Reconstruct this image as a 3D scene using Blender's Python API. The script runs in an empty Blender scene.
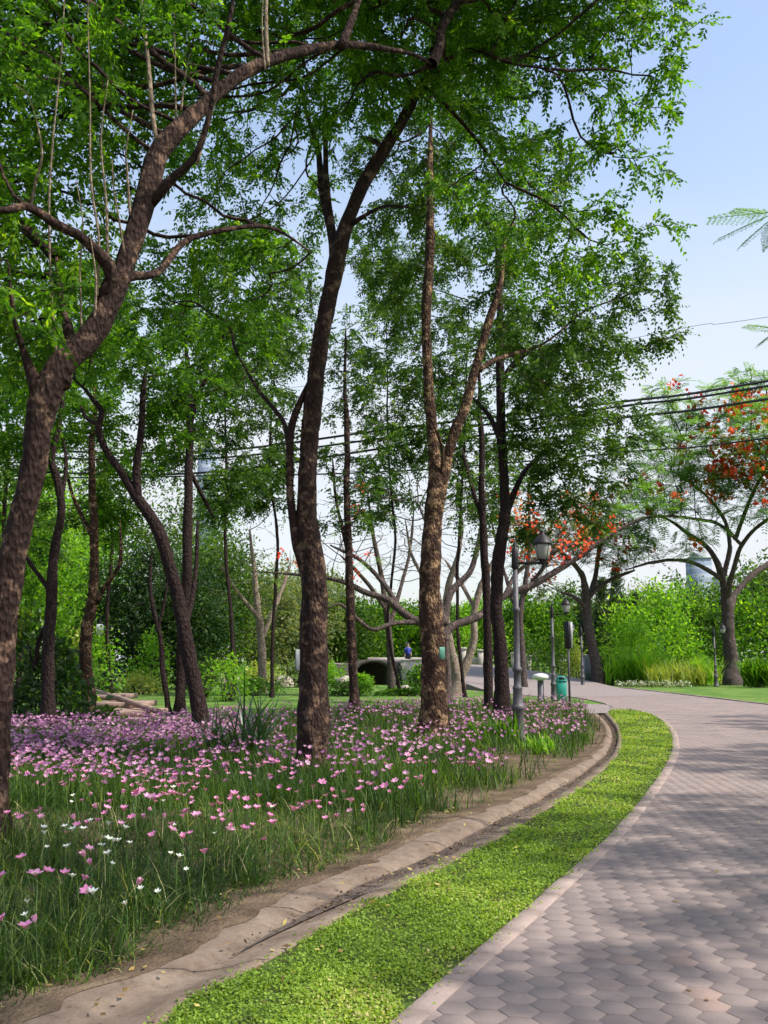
import bpy, bmesh, math, random
import numpy as np
from mathutils import Vector, Matrix, geometry
R_ = math.radians
rng = np.random.default_rng(7)
random.seed(7)
scn = bpy.context.scene
COL = scn.collection

# ------------------------------------------------------------------ camera, sky, sun, exposure
F = 1000.0; PITCH = R_(8.42); CZ = 1.6
cam = bpy.data.cameras.new('camera'); cam_o = bpy.data.objects.new('camera', cam); COL.objects.link(cam_o)
cam.sensor_fit = 'VERTICAL'; cam.sensor_height = 36.0; cam.sensor_width = 27.0; cam.lens = 36.0 * F / 1024
cam.clip_end = 3000
cam_o.location = (0, 0, CZ); cam_o.rotation_euler = (math.pi / 2 + PITCH, 0, 0)
scn.camera = cam_o
SUN_EL = R_(50); SUN_DIR = np.array([0.95, -0.32]); SUN_DIR = SUN_DIR / np.linalg.norm(SUN_DIR)
world = bpy.data.worlds.new('World'); scn.world = world; world.use_nodes = True
wn = world.node_tree.nodes; wl = world.node_tree.links
sky = wn.new('ShaderNodeTexSky'); sky.sky_type = 'NISHITA'; sky.sun_disc = False
sky.sun_elevation = SUN_EL; sky.sun_rotation = math.atan2(SUN_DIR[0], SUN_DIR[1])
sky.air_density = 1.2; sky.dust_density = 2.2; sky.ozone_density = 1.6; sky.altitude = 0
tcw = wn.new('ShaderNodeTexCoord'); sx = wn.new('ShaderNodeSeparateXYZ'); wl.new(tcw.outputs['Generated'], sx.inputs[0])
hr = wn.new('ShaderNodeValToRGB'); he = hr.color_ramp.elements; he[0].position = .0; he[0].color = (.9, .9, .9, 1); he[1].position = .66; he[1].color = (.0, .0, .0, 1)
for p_, v_ in ((.2, .82), (.34, .52), (.45, .22)):
    e_ = he.new(p_); e_.color = (v_, v_, v_, 1)
wl.new(sx.outputs[2], hr.inputs[0])
cn = wn.new('ShaderNodeTexNoise'); cn.inputs['Scale'].default_value = 2.2; cn.inputs['Detail'].default_value = 6; cmap = wn.new('ShaderNodeMapping'); cmap.inputs['Scale'].default_value = (1, 1, 3); wl.new(tcw.outputs['Generated'], cmap.inputs[0]); wl.new(cmap.outputs[0], cn.inputs['Vector'])
ca = wn.new('ShaderNodeMapRange'); ca.inputs[1].default_value = .35; ca.inputs[2].default_value = .65; ca.inputs[3].default_value = .7; ca.inputs[4].default_value = 1.25; wl.new(cn.outputs[0], ca.inputs[0])
cm = wn.new('ShaderNodeMath'); cm.operation = 'MULTIPLY'; cm.use_clamp = True; wl.new(hr.outputs[0], cm.inputs[0]); wl.new(ca.outputs[0], cm.inputs[1])
smx = wn.new('ShaderNodeMix'); smx.data_type = 'RGBA'; smx.inputs[7].default_value = (3.3, 3.4, 3.6, 1); wl.new(cm.outputs[0], smx.inputs[0]); wl.new(sky.outputs[0], smx.inputs[6])
wl.new(smx.outputs[2], wn['Background'].inputs['Color']); wn['Background'].inputs['Strength'].default_value = 0.15
sl = bpy.data.lights.new('sun', 'SUN'); so = bpy.data.objects.new('sun', sl); COL.objects.link(so)
sl.energy = 3.3; sl.angle = R_(0.8); sl.color = (1.0, 0.94, 0.84)
sd = Vector((SUN_DIR[0] * math.cos(SUN_EL), SUN_DIR[1] * math.cos(SUN_EL), math.sin(SUN_EL)))
so.rotation_euler = (-sd).to_track_quat('-Z', 'Y').to_euler()
scn.view_settings.view_transform = 'Standard'; scn.view_settings.look = 'None'
scn.view_settings.exposure = 0.85; scn.view_settings.gamma = 1.0; scn.view_settings.use_curve_mapping = False
scn.render.engine = 'CYCLES'
cy = scn.cycles
cy.max_bounces = 7; cy.diffuse_bounces = 4; cy.glossy_bounces = 2; cy.transmission_bounces = 5; cy.transparent_max_bounces = 4
cy.caustics_reflective = False; cy.caustics_refractive = False; cy.sample_clamp_indirect = 6.0
cy.use_denoising = True; cy.denoiser = 'OPENIMAGEDENOISE'; cy.denoising_prefilter = 'ACCURATE'
cy.use_adaptive_sampling = True; cy.adaptive_threshold = 0.02

# ------------------------------------------------------------------ geometry of the place
_c, _s = math.cos(PITCH), math.sin(PITCH)
def ray(px, py):
    x = (px - 384) / F; y = (512 - py) / F
    return np.array([x, _c - y * _s, _s + y * _c])
def G(px, py, z=0.0):                       # where the sight line meets height z
    d = ray(px, py); t = (z - CZ) / d[2]
    return np.array([d[0] * t, d[1] * t, z])
def W(px, py, Y):                           # a point Y metres ahead
    d = ray(px, py); t = Y / d[1]
    return np.array([d[0] * t, Y, CZ + d[2] * t])
def unit(v):
    v = np.asarray(v, float); n = np.linalg.norm(v, axis=-1, keepdims=True); return v / np.maximum(n, 1e-9)

# ------------------------------------------------------------------ object helpers
def mesh_np(name, V, polys, smooth=False, rnd=None):
    """V (n,3); polys list of (k,m) int arrays; rnd: value per face, in order"""
    me = bpy.data.meshes.new(name)
    V = np.asarray(V, np.float32)
    polys = [np.asarray(p, np.int32) for p in polys if len(p)]
    nf = sum(len(p) for p in polys); nl = sum(p.size for p in polys)
    me.vertices.add(len(V)); me.vertices.foreach_set('co', V.ravel())
    me.loops.add(nl); me.loops.foreach_set('vertex_index', np.concatenate([p.ravel() for p in polys]))
    me.polygons.add(nf)
    ls = []; o = 0
    for p in polys:
        ls.append(o + np.arange(len(p)) * p.shape[1]); o += p.size
    me.polygons.foreach_set('loop_start', np.concatenate(ls).astype(np.int32))
    if smooth: me.polygons.foreach_set('use_smooth', np.ones(nf, bool))
    if rnd is not None:
        a = me.attributes.new('rnd', 'FLOAT', 'FACE'); a.data.foreach_set('value', np.asarray(rnd, np.float32))
    me.update(calc_edges=True)
    return me
class MB:
    """collects pieces of ONE mesh"""
    def __init__(s): s.V = []; s.P = {}; s.R = {}; s.n = 0
    def add(s, V, polys, rnd=None):
        V = np.asarray(V, float).reshape(-1, 3)
        for i, p in enumerate(polys):
            p = np.asarray(p, int)
            if p.size == 0: continue
            s.P.setdefault(p.shape[1], []).append(p + s.n)
            s.R.setdefault(p.shape[1], []).append(np.full(len(p), .5) if rnd is None else np.broadcast_to(np.asarray(rnd, float), (len(p),)))
        s.V.append(V); s.n += len(V)
    def build(s, name, mat, parent=None, smooth=False, origin=None):
        ks = sorted(s.P)
        V = np.concatenate(s.V); 
        off = np.zeros(3)
        if parent is not None:
            q = parent; off = np.zeros(3)
            while q is not None: off = off + np.array(q.location); q = q.parent
        elif origin is not None: off = np.array(origin, float)
        me = mesh_np(name, V - off, [np.concatenate(s.P[k]) for k in ks], smooth, np.concatenate([np.concatenate(s.R[k]) for k in ks]))
        o = bpy.data.objects.new(name, me); COL.objects.link(o)
        if parent is not None: o.parent = parent
        elif origin is not None: o.location = tuple(off)
        me.materials.append(mat)
        return o
    def box(s, c, size, rz=0.0, rnd=None, taper=1.0, bev=0.0):
        c = np.array(c, float); sx, sy, sz = [q / 2 for q in size]
        if bev > 0:
            prof = [(-sz, 1, bev), (-sz + bev, 1, 0), (sz - bev, taper, 0), (sz, taper, bev)]
        else: prof = [(-sz, 1, 0), (sz, taper, 0)]
        V = []
        for z, k, b in prof:
            X, Y = sx * k, sy * k; q = max(b, bev * .0)
            X -= b; Y -= b; e = bev
            if bev > 0: pts = [(-X + e, -Y), (X - e, -Y), (X, -Y + e), (X, Y - e), (X - e, Y), (-X + e, Y), (-X, Y - e), (-X, -Y + e)]
            else: pts = [(-X, -Y), (X, -Y), (X, Y), (-X, Y)]
            for a, b2 in pts: V.append((a, b2, z))
        V = np.array(V); cr, sr = math.cos(rz), math.sin(rz)
        V = np.stack([V[:, 0] * cr - V[:, 1] * sr, V[:, 0] * sr + V[:, 1] * cr, V[:, 2]], 1) + c
        m = 8 if bev > 0 else 4; L = len(prof)
        Q = [[r * m + i, r * m + (i + 1) % m, (r + 1) * m + (i + 1) % m, (r + 1) * m + i] for r in range(L - 1) for i in range(m)]
        s.add(V, [Q, [list(range(m))[::-1], [(L - 1) * m + i for i in range(m)]]], rnd)
        return s
    def lathe(s, prof, c=(0, 0, 0), n=16, rnd=None):
        c = np.array(c, float); a = np.arange(n) * 2 * math.pi / n
        V = np.concatenate([np.stack([r * np.cos(a), r * np.sin(a), np.full(n, z)], 1) for r, z in prof]) + c
        Q = [[r * n + i, r * n + (i + 1) % n, (r + 1) * n + (i + 1) % n, (r + 1) * n + i] for r in range(len(prof) - 1) for i in range(n)]
        s.add(V, [Q, [list(range(n))[::-1], [(len(prof) - 1) * n + i for i in range(n)]]], rnd)
        return s
    def tube(s, pts, radii, n=8, bump=0.0, rnd=None, cap=True):
        P = np.asarray(pts, float); r = np.broadcast_to(np.asarray(radii, float), (len(P),))
        T = np.gradient(P, axis=0); T = unit(T)
        ref = np.array([0.3, 1, 0.1]) if abs(T[0][2]) > .7 else np.array([0, 0, 1.0])
        A = np.zeros_like(P); a = unit(np.cross(T[0], ref))
        for i in range(len(P)):
            a = unit(a - T[i] * np.dot(a, T[i])); A[i] = a
        B = np.cross(T, A)
        th = np.arange(n) * 2 * math.pi / n
        rr = r[:, None] * np.ones((1, n))
        if bump: 
            nz = rng.normal(size=rr.shape); nz = (nz + np.roll(nz, 1, 1) + np.roll(nz, 1, 0)) / 1.7
            lump = np.interp(np.arange(len(P)), np.linspace(0, len(P) - 1, max(3, len(P) // 4)), rng.normal(size=max(3, len(P) // 4)))
            rr = rr * (1 + bump * nz + bump * .8 * lump[:, None])
        V = P[:, None] + rr[..., None] * (np.cos(th)[None, :, None] * A[:, None] + np.sin(th)[None, :, None] * B[:, None])
        L = len(P); i = np.arange(L - 1)[:, None] * n + np.arange(n)[None]; j = np.arange(L - 1)[:, None] * n + (np.arange(n)[None] + 1) % n
        Q = np.stack([i, j, j + n, i + n], -1).reshape(-1, 4)
        ps = [Q]
        if cap: ps.append(np.array([[q for q in range(n)][::-1], [(L - 1) * n + q for q in range(n)]]))
        s.add(V.reshape(-1, 3), ps, rnd)
        return s

def tag(o, label=None, cat=None, group=None, kind=None):
    if label: o['label'] = label
    if cat: o['category'] = cat
    if group: o['group'] = group
    if kind: o['kind'] = kind
    return o
def empty(name, loc, label, cat, group=None):
    o = bpy.data.objects.new(name, None); COL.objects.link(o); o.location = tuple(float(q) for q in loc)
    o.empty_display_size = .2
    return tag(o, label, cat, group)
def copy_tree(o, parent=None):
    c = o.copy(); COL.objects.link(c)
    if parent is not None: c.parent = parent
    for ch in list(o.children): copy_tree(ch, c)
    return c

# ------------------------------------------------------------------ materials
def new_mat(name):
    m = bpy.data.materials.new(name); m.use_nodes = True
    nt = m.node_tree; return m, nt.nodes, nt.links, nt.nodes['Principled BSDF']
def ramp(nodes, stops):
    r = nodes.new('ShaderNodeValToRGB'); e = r.color_ramp.elements
    e[0].position, e[0].color = stops[0][0], (*stops[0][1], 1)
    e[1].position, e[1].color = stops[-1][0], (*stops[-1][1], 1)
    for p, c in stops[1:-1]:
        q = e.new(p); q.color = (*c, 1)
    return r
def surf(name, stops, rough=.8, scale=4, bump=.3, bscale=30, detail=8, spec=.3, metal=0, stretch=None, dist=.02):
    m, n, l, b = new_mat(name)
    tc = n.new('ShaderNodeNewGeometry'); mp = n.new('ShaderNodeMapping'); l.new(tc.outputs['Position'], mp.inputs[0])
    if stretch: mp.inputs['Scale'].default_value = stretch
    nz = n.new('ShaderNodeTexNoise'); nz.inputs['Scale'].default_value = scale; nz.inputs['Detail'].default_value = detail; nz.inputs['Roughness'].default_value = .65
    l.new(mp.outputs[0], nz.inputs['Vector'])
    r = ramp(n, stops); l.new(nz.outputs[0], r.inputs[0]); l.new(r.outputs[0], b.inputs['Base Color'])
    b.inputs['Roughness'].default_value = rough; b.inputs['Metallic'].default_value = metal; b.inputs['Specular IOR Level'].default_value = spec
    if bump:
        n2 = n.new('ShaderNodeTexNoise'); n2.inputs['Scale'].default_value = bscale; n2.inputs['Detail'].default_value = 6; l.new(mp.outputs[0], n2.inputs['Vector'])
        bp = n.new('ShaderNodeBump'); bp.inputs['Strength'].default_value = bump; bp.inputs['Distance'].default_value = dist
        l.new(n2.outputs[0], bp.inputs['Height']); l.new(bp.outputs[0], b.inputs['Normal'])
    return m
def leafmat(name, stops, trans=.5, tcol=2.3, rough=.55, spec=.16):
    m, n, l, b = new_mat(name)
    at = n.new('ShaderNodeAttribute'); at.attribute_name = 'rnd'
    r = ramp(n, stops); l.new(at.outputs['Fac'], r.inputs[0])
    l.new(r.outputs[0], b.inputs['Base Color']); b.inputs['Roughness'].default_value = rough; b.inputs['Specular IOR Level'].default_value = spec
    tr = n.new('ShaderNodeBsdfTranslucent'); mx = n.new('ShaderNodeMixShader'); mx.inputs[0].default_value = trans
    mul = n.new('ShaderNodeMix'); mul.data_type = 'RGBA'; mul.blend_type = 'MULTIPLY'; mul.inputs[0].default_value = 1
    l.new(r.outputs[0], mul.inputs[6]); mul.inputs[7].default_value = (1.5 * tcol / 1.3, 1.45 * tcol / 1.3, .7, 1)
    l.new(mul.outputs[2], tr.inputs['Color'])
    l.new(b.outputs[0], mx.inputs[1]); l.new(tr.outputs[0], mx.inputs[2]); l.new(mx.outputs[0], n['Material Output'].inputs['Surface'])
    return m
def barkmat(name, dark, mid, light, patch=.62):
    m, n, l, b = new_mat(name)
    g = n.new('ShaderNodeNewGeometry'); mp = n.new('ShaderNodeMapping'); mp.inputs['Scale'].default_value = (1, 1, .5); l.new(g.outputs['Position'], mp.inputs[0])
    nz = n.new('ShaderNodeTexNoise'); nz.inputs['Scale'].default_value = 13; nz.inputs['Detail'].default_value = 12; nz.inputs['Roughness'].default_value = .75; l.new(mp.outputs[0], nz.inputs['Vector'])
    r = ramp(n, [(.3, dark), (.5, mid), (.72, tuple(q * 1.5 for q in mid))]); l.new(nz.outputs[0], r.inputs[0])
    n2 = n.new('ShaderNodeTexNoise'); n2.inputs['Scale'].default_value = 5.5; n2.inputs['Detail'].default_value = 8; n2.inputs['Roughness'].default_value = .7; l.new(g.outputs['Position'], n2.inputs['Vector'])
    r2 = ramp(n, [(patch - .06, (0, 0, 0)), (patch + .03, (1, 1, 1))]); l.new(n2.outputs[0], r2.inputs[0])
    mx = n.new('ShaderNodeMix'); mx.data_type = 'RGBA'; l.new(r2.outputs[0], mx.inputs[0]); l.new(r.outputs[0], mx.inputs[6]); mx.inputs[7].default_value = (*light, 1)  # lighter patches: lichen tone with sun dapple painted into the bark
    l.new(mx.outputs[2], b.inputs['Base Color']); b.inputs['Roughness'].default_value = .9; b.inputs['Specular IOR Level'].default_value = .15
    vo = n.new('ShaderNodeTexVoronoi'); vo.inputs['Scale'].default_value = 26; l.new(mp.outputs[0], vo.inputs['Vector'])
    ad = n.new('ShaderNodeMath'); ad.operation = 'ADD'; l.new(nz.outputs[0], ad.inputs[0]); l.new(vo.outputs[0], ad.inputs[1])
    bp = n.new('ShaderNodeBump'); bp.inputs['Strength'].default_value = 1.0; bp.inputs['Distance'].default_value = .045
    l.new(ad.outputs[0], bp.inputs['Height']); l.new(bp.outputs[0], b.inputs['Normal'])
    return m
M = {}
M['bark'] = barkmat('bark', (.008, .005, .005), (.036, .021, .018), (.16, .10, .07), .585)
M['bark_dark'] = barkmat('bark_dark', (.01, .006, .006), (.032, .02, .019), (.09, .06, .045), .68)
M['bark_warm'] = barkmat('bark_warm', (.012, .007, .006), (.055, .031, .022), (.30, .19, .11), .57)
M['bark_pale'] = barkmat('bark_pale', (.12, .09, .07), (.26, .20, .16), (.38, .32, .27), .6)
M['bark_grey'] = barkmat('bark_grey', (.03, .022, .022), (.085, .065, .06), (.22, .16, .13), .62)
M['shoot'] = barkmat('shoot_bark', (.14, .10, .07), (.28, .21, .15), (.4, .32, .24), .6)
M['leaf'] = leafmat('leaf', [(0, (.02, .058, .007)), (.5, (.048, .125, .011)), (.85, (.095, .205, .016)), (1, (.19, .30, .025))])
M['leaf_mid'] = leafmat('leaf_mid', [(0, (.018, .046, .009)), (.5, (.04, .09, .014)), (.9, (.075, .15, .02)), (1, (.14, .2, .03))], trans=.38)
M['leaf_dark'] = leafmat('leaf_dark', [(0, (.012, .032, .012)), (.6, (.025, .06, .018)), (1, (.05, .1, .025))], trans=.25)
M['leaf_bright'] = leafmat('leaf_bright', [(0, (.07, .17, .015)), (.5, (.13, .28, .025)), (1, (.24, .39, .04))], trans=.42)
M['leaf_yellow'] = leafmat('leaf_yellow', [(0, (.13, .2, .04)), (.5, (.26, .32, .07)), (1, (.42, .42, .12))], trans=.3)
M['leaf_dusty'] = leafmat('leaf_dusty', [(0, (.07, .11, .045)), (.6, (.13, .18, .07)), (1, (.24, .23, .12))], trans=.35)
M['leaf_flame'] = leafmat('leaf_flame', [(0, (.04, .10, .03)), (.6, (.085, .18, .05)), (1, (.16, .26, .07))], trans=.5)
M['needle'] = leafmat('needle', [(0, (.03, .055, .03)), (1, (.07, .1, .05))], trans=.2)
M['blossom'] = leafmat('flame_blossom', [(0, (.72, .05, .025)), (.6, (.85, .10, .04)), (1, (.88, .28, .09))], trans=.4, tcol=1.0)
M['grass'] = leafmat('bed_grass', [(0, (.010, .026, .007)), (.45, (.030, .068, .012)), (.78, (.078, .145, .024)), (.93, (.19, .26, .06)), (1, (.36, .34, .17))], trans=.32, rough=.45)
M['clover'] = leafmat('lawn_leaf', [(0, (.07, .12, .02)), (.35, (.17, .27, .035)), (.7, (.245, .345, .05)), (.93, (.33, .41, .08)), (1, (.45, .39, .19))], trans=.3)
M['strap'] = leafmat('strap_leaf', [(0, (.018, .045, .02)), (1, (.05, .1, .04))], trans=.2, rough=.35, spec=.5)
M['pink'] = leafmat('pink_petal', [(0, (.62, .17, .40)), (.6, (.74, .30, .53)), (1, (.82, .5, .66))], trans=.3, tcol=.95)
M['pink_far'] = leafmat('shaded_pink_petal', [(0, (.20, .065, .19)), (.5, (.36, .14, .31)), (.85, (.55, .29, .46)), (1, (.72, .48, .60))], trans=.3, tcol=.95)  # distant pink lilies; the dark purple stops paint in shade
M['white'] = leafmat('white_petal', [(0, (.78, .78, .66)), (1, (.85, .86, .8))], trans=.25, tcol=.9)
M['stemg'] = surf('stem_green', [(.3, (.07, .14, .03)), (.7, (.12, .2, .05))], .6, 10, 0)
M['soil'] = surf('bed_soil', [(.3, (.06, .042, .028)), (.5, (.13, .092, .062)), (.7, (.21, .155, .10))], .95, 2.2, .9, 40, 12, .1, dist=.03)
M['lawn'] = surf('lawn_ground', [(.3, (.05, .045, .02)), (.5, (.07, .10, .025)), (.7, (.10, .16, .035))], .95, 3.5, .8, 90, 10, .1, dist=.03)
M['farlawn'] = surf('far_lawn', [(.3, (.05, .10, .02)), (.5, (.10, .19, .035)), (.72, (.22, .27, .07))], .95, .5, .8, 30, 12, .1, dist=.05)
def concrete_mat():
    m, n, l, b = new_mat('drain_concrete'); g = n.new('ShaderNodeNewGeometry')
    def nz(sc, de, ro=.65):
        q = n.new('ShaderNodeTexNoise'); q.inputs['Scale'].default_value = sc; q.inputs['Detail'].default_value = de; q.inputs['Roughness'].default_value = ro; l.new(g.outputs['Position'], q.inputs['Vector']); return q
    a = ramp(n, [(.3, (.13, .095, .073)), (.48, (.20, .15, .118)), (.62, (.255, .198, .155)), (.8, (.31, .25, .2))]); l.new(nz(2.1, 12).outputs[0], a.inputs[0])
    c = ramp(n, [(.34, (.45, .42, .4)), (.45, (.85, .83, .8)), (.6, (1, 1, 1)), (.75, (1.2, 1.17, 1.12))]); l.new(nz(9, 14, .8).outputs[0], c.inputs[0])
    mu = n.new('ShaderNodeMix'); mu.data_type = 'RGBA'; mu.blend_type = 'MULTIPLY'; mu.inputs[0].default_value = 1; l.new(a.outputs[0], mu.inputs[6]); l.new(c.outputs[0], mu.inputs[7]); l.new(mu.outputs[2], b.inputs['Base Color'])
    b.inputs['Roughness'].default_value = .92; b.inputs['Specular IOR Level'].default_value = .15
    bp = n.new('ShaderNodeBump'); bp.inputs['Strength'].default_value = .9; bp.inputs['Distance'].default_value = .012; l.new(nz(28, 10, .75).outputs[0], bp.inputs['Height']); l.new(bp.outputs[0], b.inputs['Normal'])
    return m
M['concrete'] = concrete_mat()
M['debris'] = surf('drain_silt', [(.3, (.055, .04, .035)), (.5, (.12, .09, .075)), (.7, (.22, .17, .13))], .9, 5, .9, 60, 12, .2, dist=.03)
M['kerb'] = surf('kerb_stone', [(.3, (.19, .145, .13)), (.5, (.29, .225, .20)), (.75, (.37, .29, .255))], .9, 3, .5, 60, 12, .2, dist=.006)
M['iron'] = surf('lamp_iron', [(.3, (.06, .056, .065)), (.7, (.115, .107, .12))], .5, 8, .2, 60, 4, .4)
M['iron_dark'] = surf('dark_iron', [(.3, (.012, .011, .015)), (.7, (.035, .03, .035))], .5, 8, 0)
M['stone'] = surf('bridge_stone', [(.3, (.3, .26, .22)), (.5, (.5, .45, .4)), (.75, (.66, .61, .55))], .85, 1.6, .4, 20, 8)
M['rock'] = surf('pale_rock', [(.3, (.2, .17, .14)), (.5, (.38, .33, .27)), (.75, (.55, .5, .42))], .9, 2.5, .8, 12, 10, dist=.08)
M['rock_dark'] = surf('weathered_stone', [(.3, (.03, .026, .023)), (.5, (.07, .06, .052)), (.75, (.14, .12, .10))], .9, 2.5, .6, 12, 10, dist=.05)
M['step'] = surf('step_stone', [(.3, (.15, .10, .08)), (.5, (.29, .2, .165)), (.75, (.42, .3, .25))], .9, 2, .5, 15, 8, dist=.03)
M['teal'] = surf('teal_plastic', [(.3, (.01, .2, .15)), (.7, (.02, .29, .21))], .4, 5, 0, spec=.5)
M['plaque'] = surf('green_plaque', [(.3, (.05, .17, .13)), (.7, (.09, .25, .19))], .5, 10, 0)
M['plaque_grey'] = surf('grey_plaque', [(.3, (.12, .14, .15)), (.7, (.2, .22, .23))], .5, 10, 0)
M['bench'] = surf('bench_paint', [(.3, (.09, .19, .21)), (.7, (.17, .30, .33))], .6, 5, .1)
M['white_paint'] = surf('white_paint', [(.3, (.62, .62, .6)), (.7, (.78, .78, .76))], .5, 4, 0)
M['cabinet'] = surf('cabinet_paint', [(.3, (.24, .27, .28)), (.7, (.36, .39, .4))], .6, 4, .1)
M['cable'] = surf('cable_rubber', [(.3, (.015, .015, .018)), (.7, (.03, .03, .034))], .6, 5, 0)
M['skin'] = surf('skin', [(.3, (.4, .24, .17)), (.7, (.5, .32, .23))], .6, 5, 0)
M['shirt'] = surf('blue_cloth', [(.3, (.03, .05, .28)), (.7, (.06, .09, .42))], .8, 9, 0)
M['hair'] = surf('black_hair', [(.3, (.01, .008, .007)), (.7, (.02, .016, .013))], .5, 20, 0)
M['trousers'] = surf('dark_trousers', [(.3, (.02, .02, .03)), (.7, (.04, .04, .05))], .8, 9, 0)
m, n, l, b = new_mat('lantern_glass'); b.inputs['Base Color'].default_value = (.42, .41, .38, 1); b.inputs['Roughness'].default_value = .25; b.inputs['Transmission Weight'].default_value = .35; M['glass'] = m
m, n, l, b = new_mat('tower_glass')
g = n.new('ShaderNodeNewGeometry'); sp = n.new('ShaderNodeSeparateXYZ'); l.new(g.outputs['Position'], sp.inputs[0])
mt = n.new('ShaderNodeMath'); mt.operation = 'MULTIPLY'; mt.inputs[1].default_value = .28; l.new(sp.outputs[2], mt.inputs[0])
fr = n.new('ShaderNodeMath'); fr.operation = 'FRACT'; l.new(mt.outputs[0], fr.inputs[0])
r = ramp(n, [(.0, (.24, .28, .34)), (.36, (.24, .28, .34)), (.42, (.14, .18, .25)), (1, (.16, .205, .28))]); l.new(fr.outputs[0], r.inputs[0]); l.new(r.outputs[0], b.inputs['Base Color']); b.inputs['Roughness'].default_value = .8
M['tower'] = m
def paver_mat():
    m, n, l, b = new_mat('pavers')
    at = n.new('ShaderNodeAttribute'); at.attribute_name = 'rnd'
    r = ramp(n, [(0, (.285, .235, .222)), (.45, (.305, .252, .236)), (.8, (.328, .27, .25)), (.9, (.335, .262, .236)), (1, (.345, .255, .225))]); l.new(at.outputs['Fac'], r.inputs[0])
    g = n.new('ShaderNodeNewGeometry'); nz = n.new('ShaderNodeTexNoise'); nz.inputs['Scale'].default_value = 1.1; nz.inputs['Detail'].default_value = 14; nz.inputs['Roughness'].default_value = .72; l.new(g.outputs['Position'], nz.inputs['Vector'])
    r2 = ramp(n, [(.28, (.42, .42, .43)), (.42, (.7, .68, .67)), (.58, (.84, .80, .77)), (.75, (1.06, .98, .92))]); l.new(nz.outputs[0], r2.inputs[0])
    mu = n.new('ShaderNodeMix'); mu.data_type = 'RGBA'; mu.blend_type = 'MULTIPLY'; mu.inputs[0].default_value = 1; l.new(r.outputs[0], mu.inputs[6]); l.new(r2.outputs[0], mu.inputs[7])
    l.new(mu.outputs[2], b.inputs['Base Color']); b.inputs['Roughness'].default_value = .85; b.inputs['Specular IOR Level'].default_value = .25
    n2 = n.new('ShaderNodeTexNoise'); n2.inputs['Scale'].default_value = 90; n2.inputs['Detail'].default_value = 5; l.new(g.outputs['Position'], n2.inputs['Vector'])
    bp = n.new('ShaderNodeBump'); bp.inputs['Strength'].default_value = .5; bp.inputs['Distance'].default_value = .006; l.new(n2.outputs[0], bp.inputs['Height']); l.new(bp.outputs[0], b.inputs['Normal'])
    return m
M['paver'] = paver_mat()
M['joint'] = surf('paver_joint', [(.3, (.17, .14, .125)), (.7, (.25, .205, .18))], .95, 8, .3)
M['roadfar'] = surf('far_pavers', [(.3, (.17, .14, .135)), (.5, (.225, .187, .176)), (.7, (.27, .225, .208))], .9, 5, .2, 40)

# ------------------------------------------------------------------ plan outlines traced on the ground
def smooth_line(P, n=6):
    P = np.asarray(P, float); out = []
    for i in range(len(P) - 1):
        p0 = P[max(i - 1, 0)]; p1 = P[i]; p2 = P[i + 1]; p3 = P[min(i + 2, len(P) - 1)]
        for t in np.arange(n) / n:
            out.append(.5 * ((2 * p1) + (-p0 + p2) * t + (2 * p0 - 5 * p1 + 4 * p2 - p3) * t * t + (-p0 + 3 * p1 - 3 * p2 + p3) * t ** 3))
    out.append(P[-1]); return np.array(out)
def GL(lst): return [G(a, b)[:2] for a, b in lst]
drainL = smooth_line([(-2.1, 2.2)] + [(-1.75, 3.3)] + GL([(20, 1015), (130, 975), (200, 935), (290, 890), (370, 860), (430, 830), (500, 800), (550, 777), (590, 755), (605, 738), (603, 725), (592, 714)]))
drainR = smooth_line([(-1.1, 2.2)] + [(-.98, 3.3)] + GL([(165, 1024), (230, 985), (300, 945), (370, 905), (430, 875), (490, 845), (540, 815), (580, 790), (610, 765), (621, 748), (619, 728), (608, 713)]))
kA, kB = G(395, 1021)[:2], G(440, 982)[:2]
kerbL = smooth_line([tuple(kA + (kA - kB) * 4), tuple(kA + (kA - kB) * 2)] + GL([(395, 1021), (440, 982), (500, 932), (560, 880), (610, 835), (645, 795), (664, 768), (672, 748), (669, 730), (655, 717), (636, 711), (611, 710)]))
def normals(P):
    T = unit(np.gradient(P, axis=0)); return np.stack([T[:, 1], -T[:, 0]], 1)      # to the right of travel
kn = normals(kerbL)
kerbR = kerbL + kn * .13
roadR = smooth_line([(6.9, -3), (7.4, 2), (8.6, 8), (10.6, 14), (12.3, 22), (13.4, 30), (13.75, 36), (13.8, 43), (13.8, 50), (13.6, 58), (12.6, 66), (10, 73), (6, 77.5), (0, 79.5), (-6, 80)])
roadRz = np.clip((roadR[:, 1] - 58) / 20, 0, 1) ** 1.3 * 1.35
nearL = smooth_line([tuple(G(611, 706)[:2]), tuple(G(604, 703)[:2]), tuple(G(575, 697.5)[:2]), (6.9, 45), (5.6, 50.5), (4.6, 56), (3.9, 61), (2.0, 67), (-2, 70.5), (-6, 71.5)])
nearLz = np.clip((nearL[:, 1] - 51) / 18, 0, 1) ** 1.2 * 1.3

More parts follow.
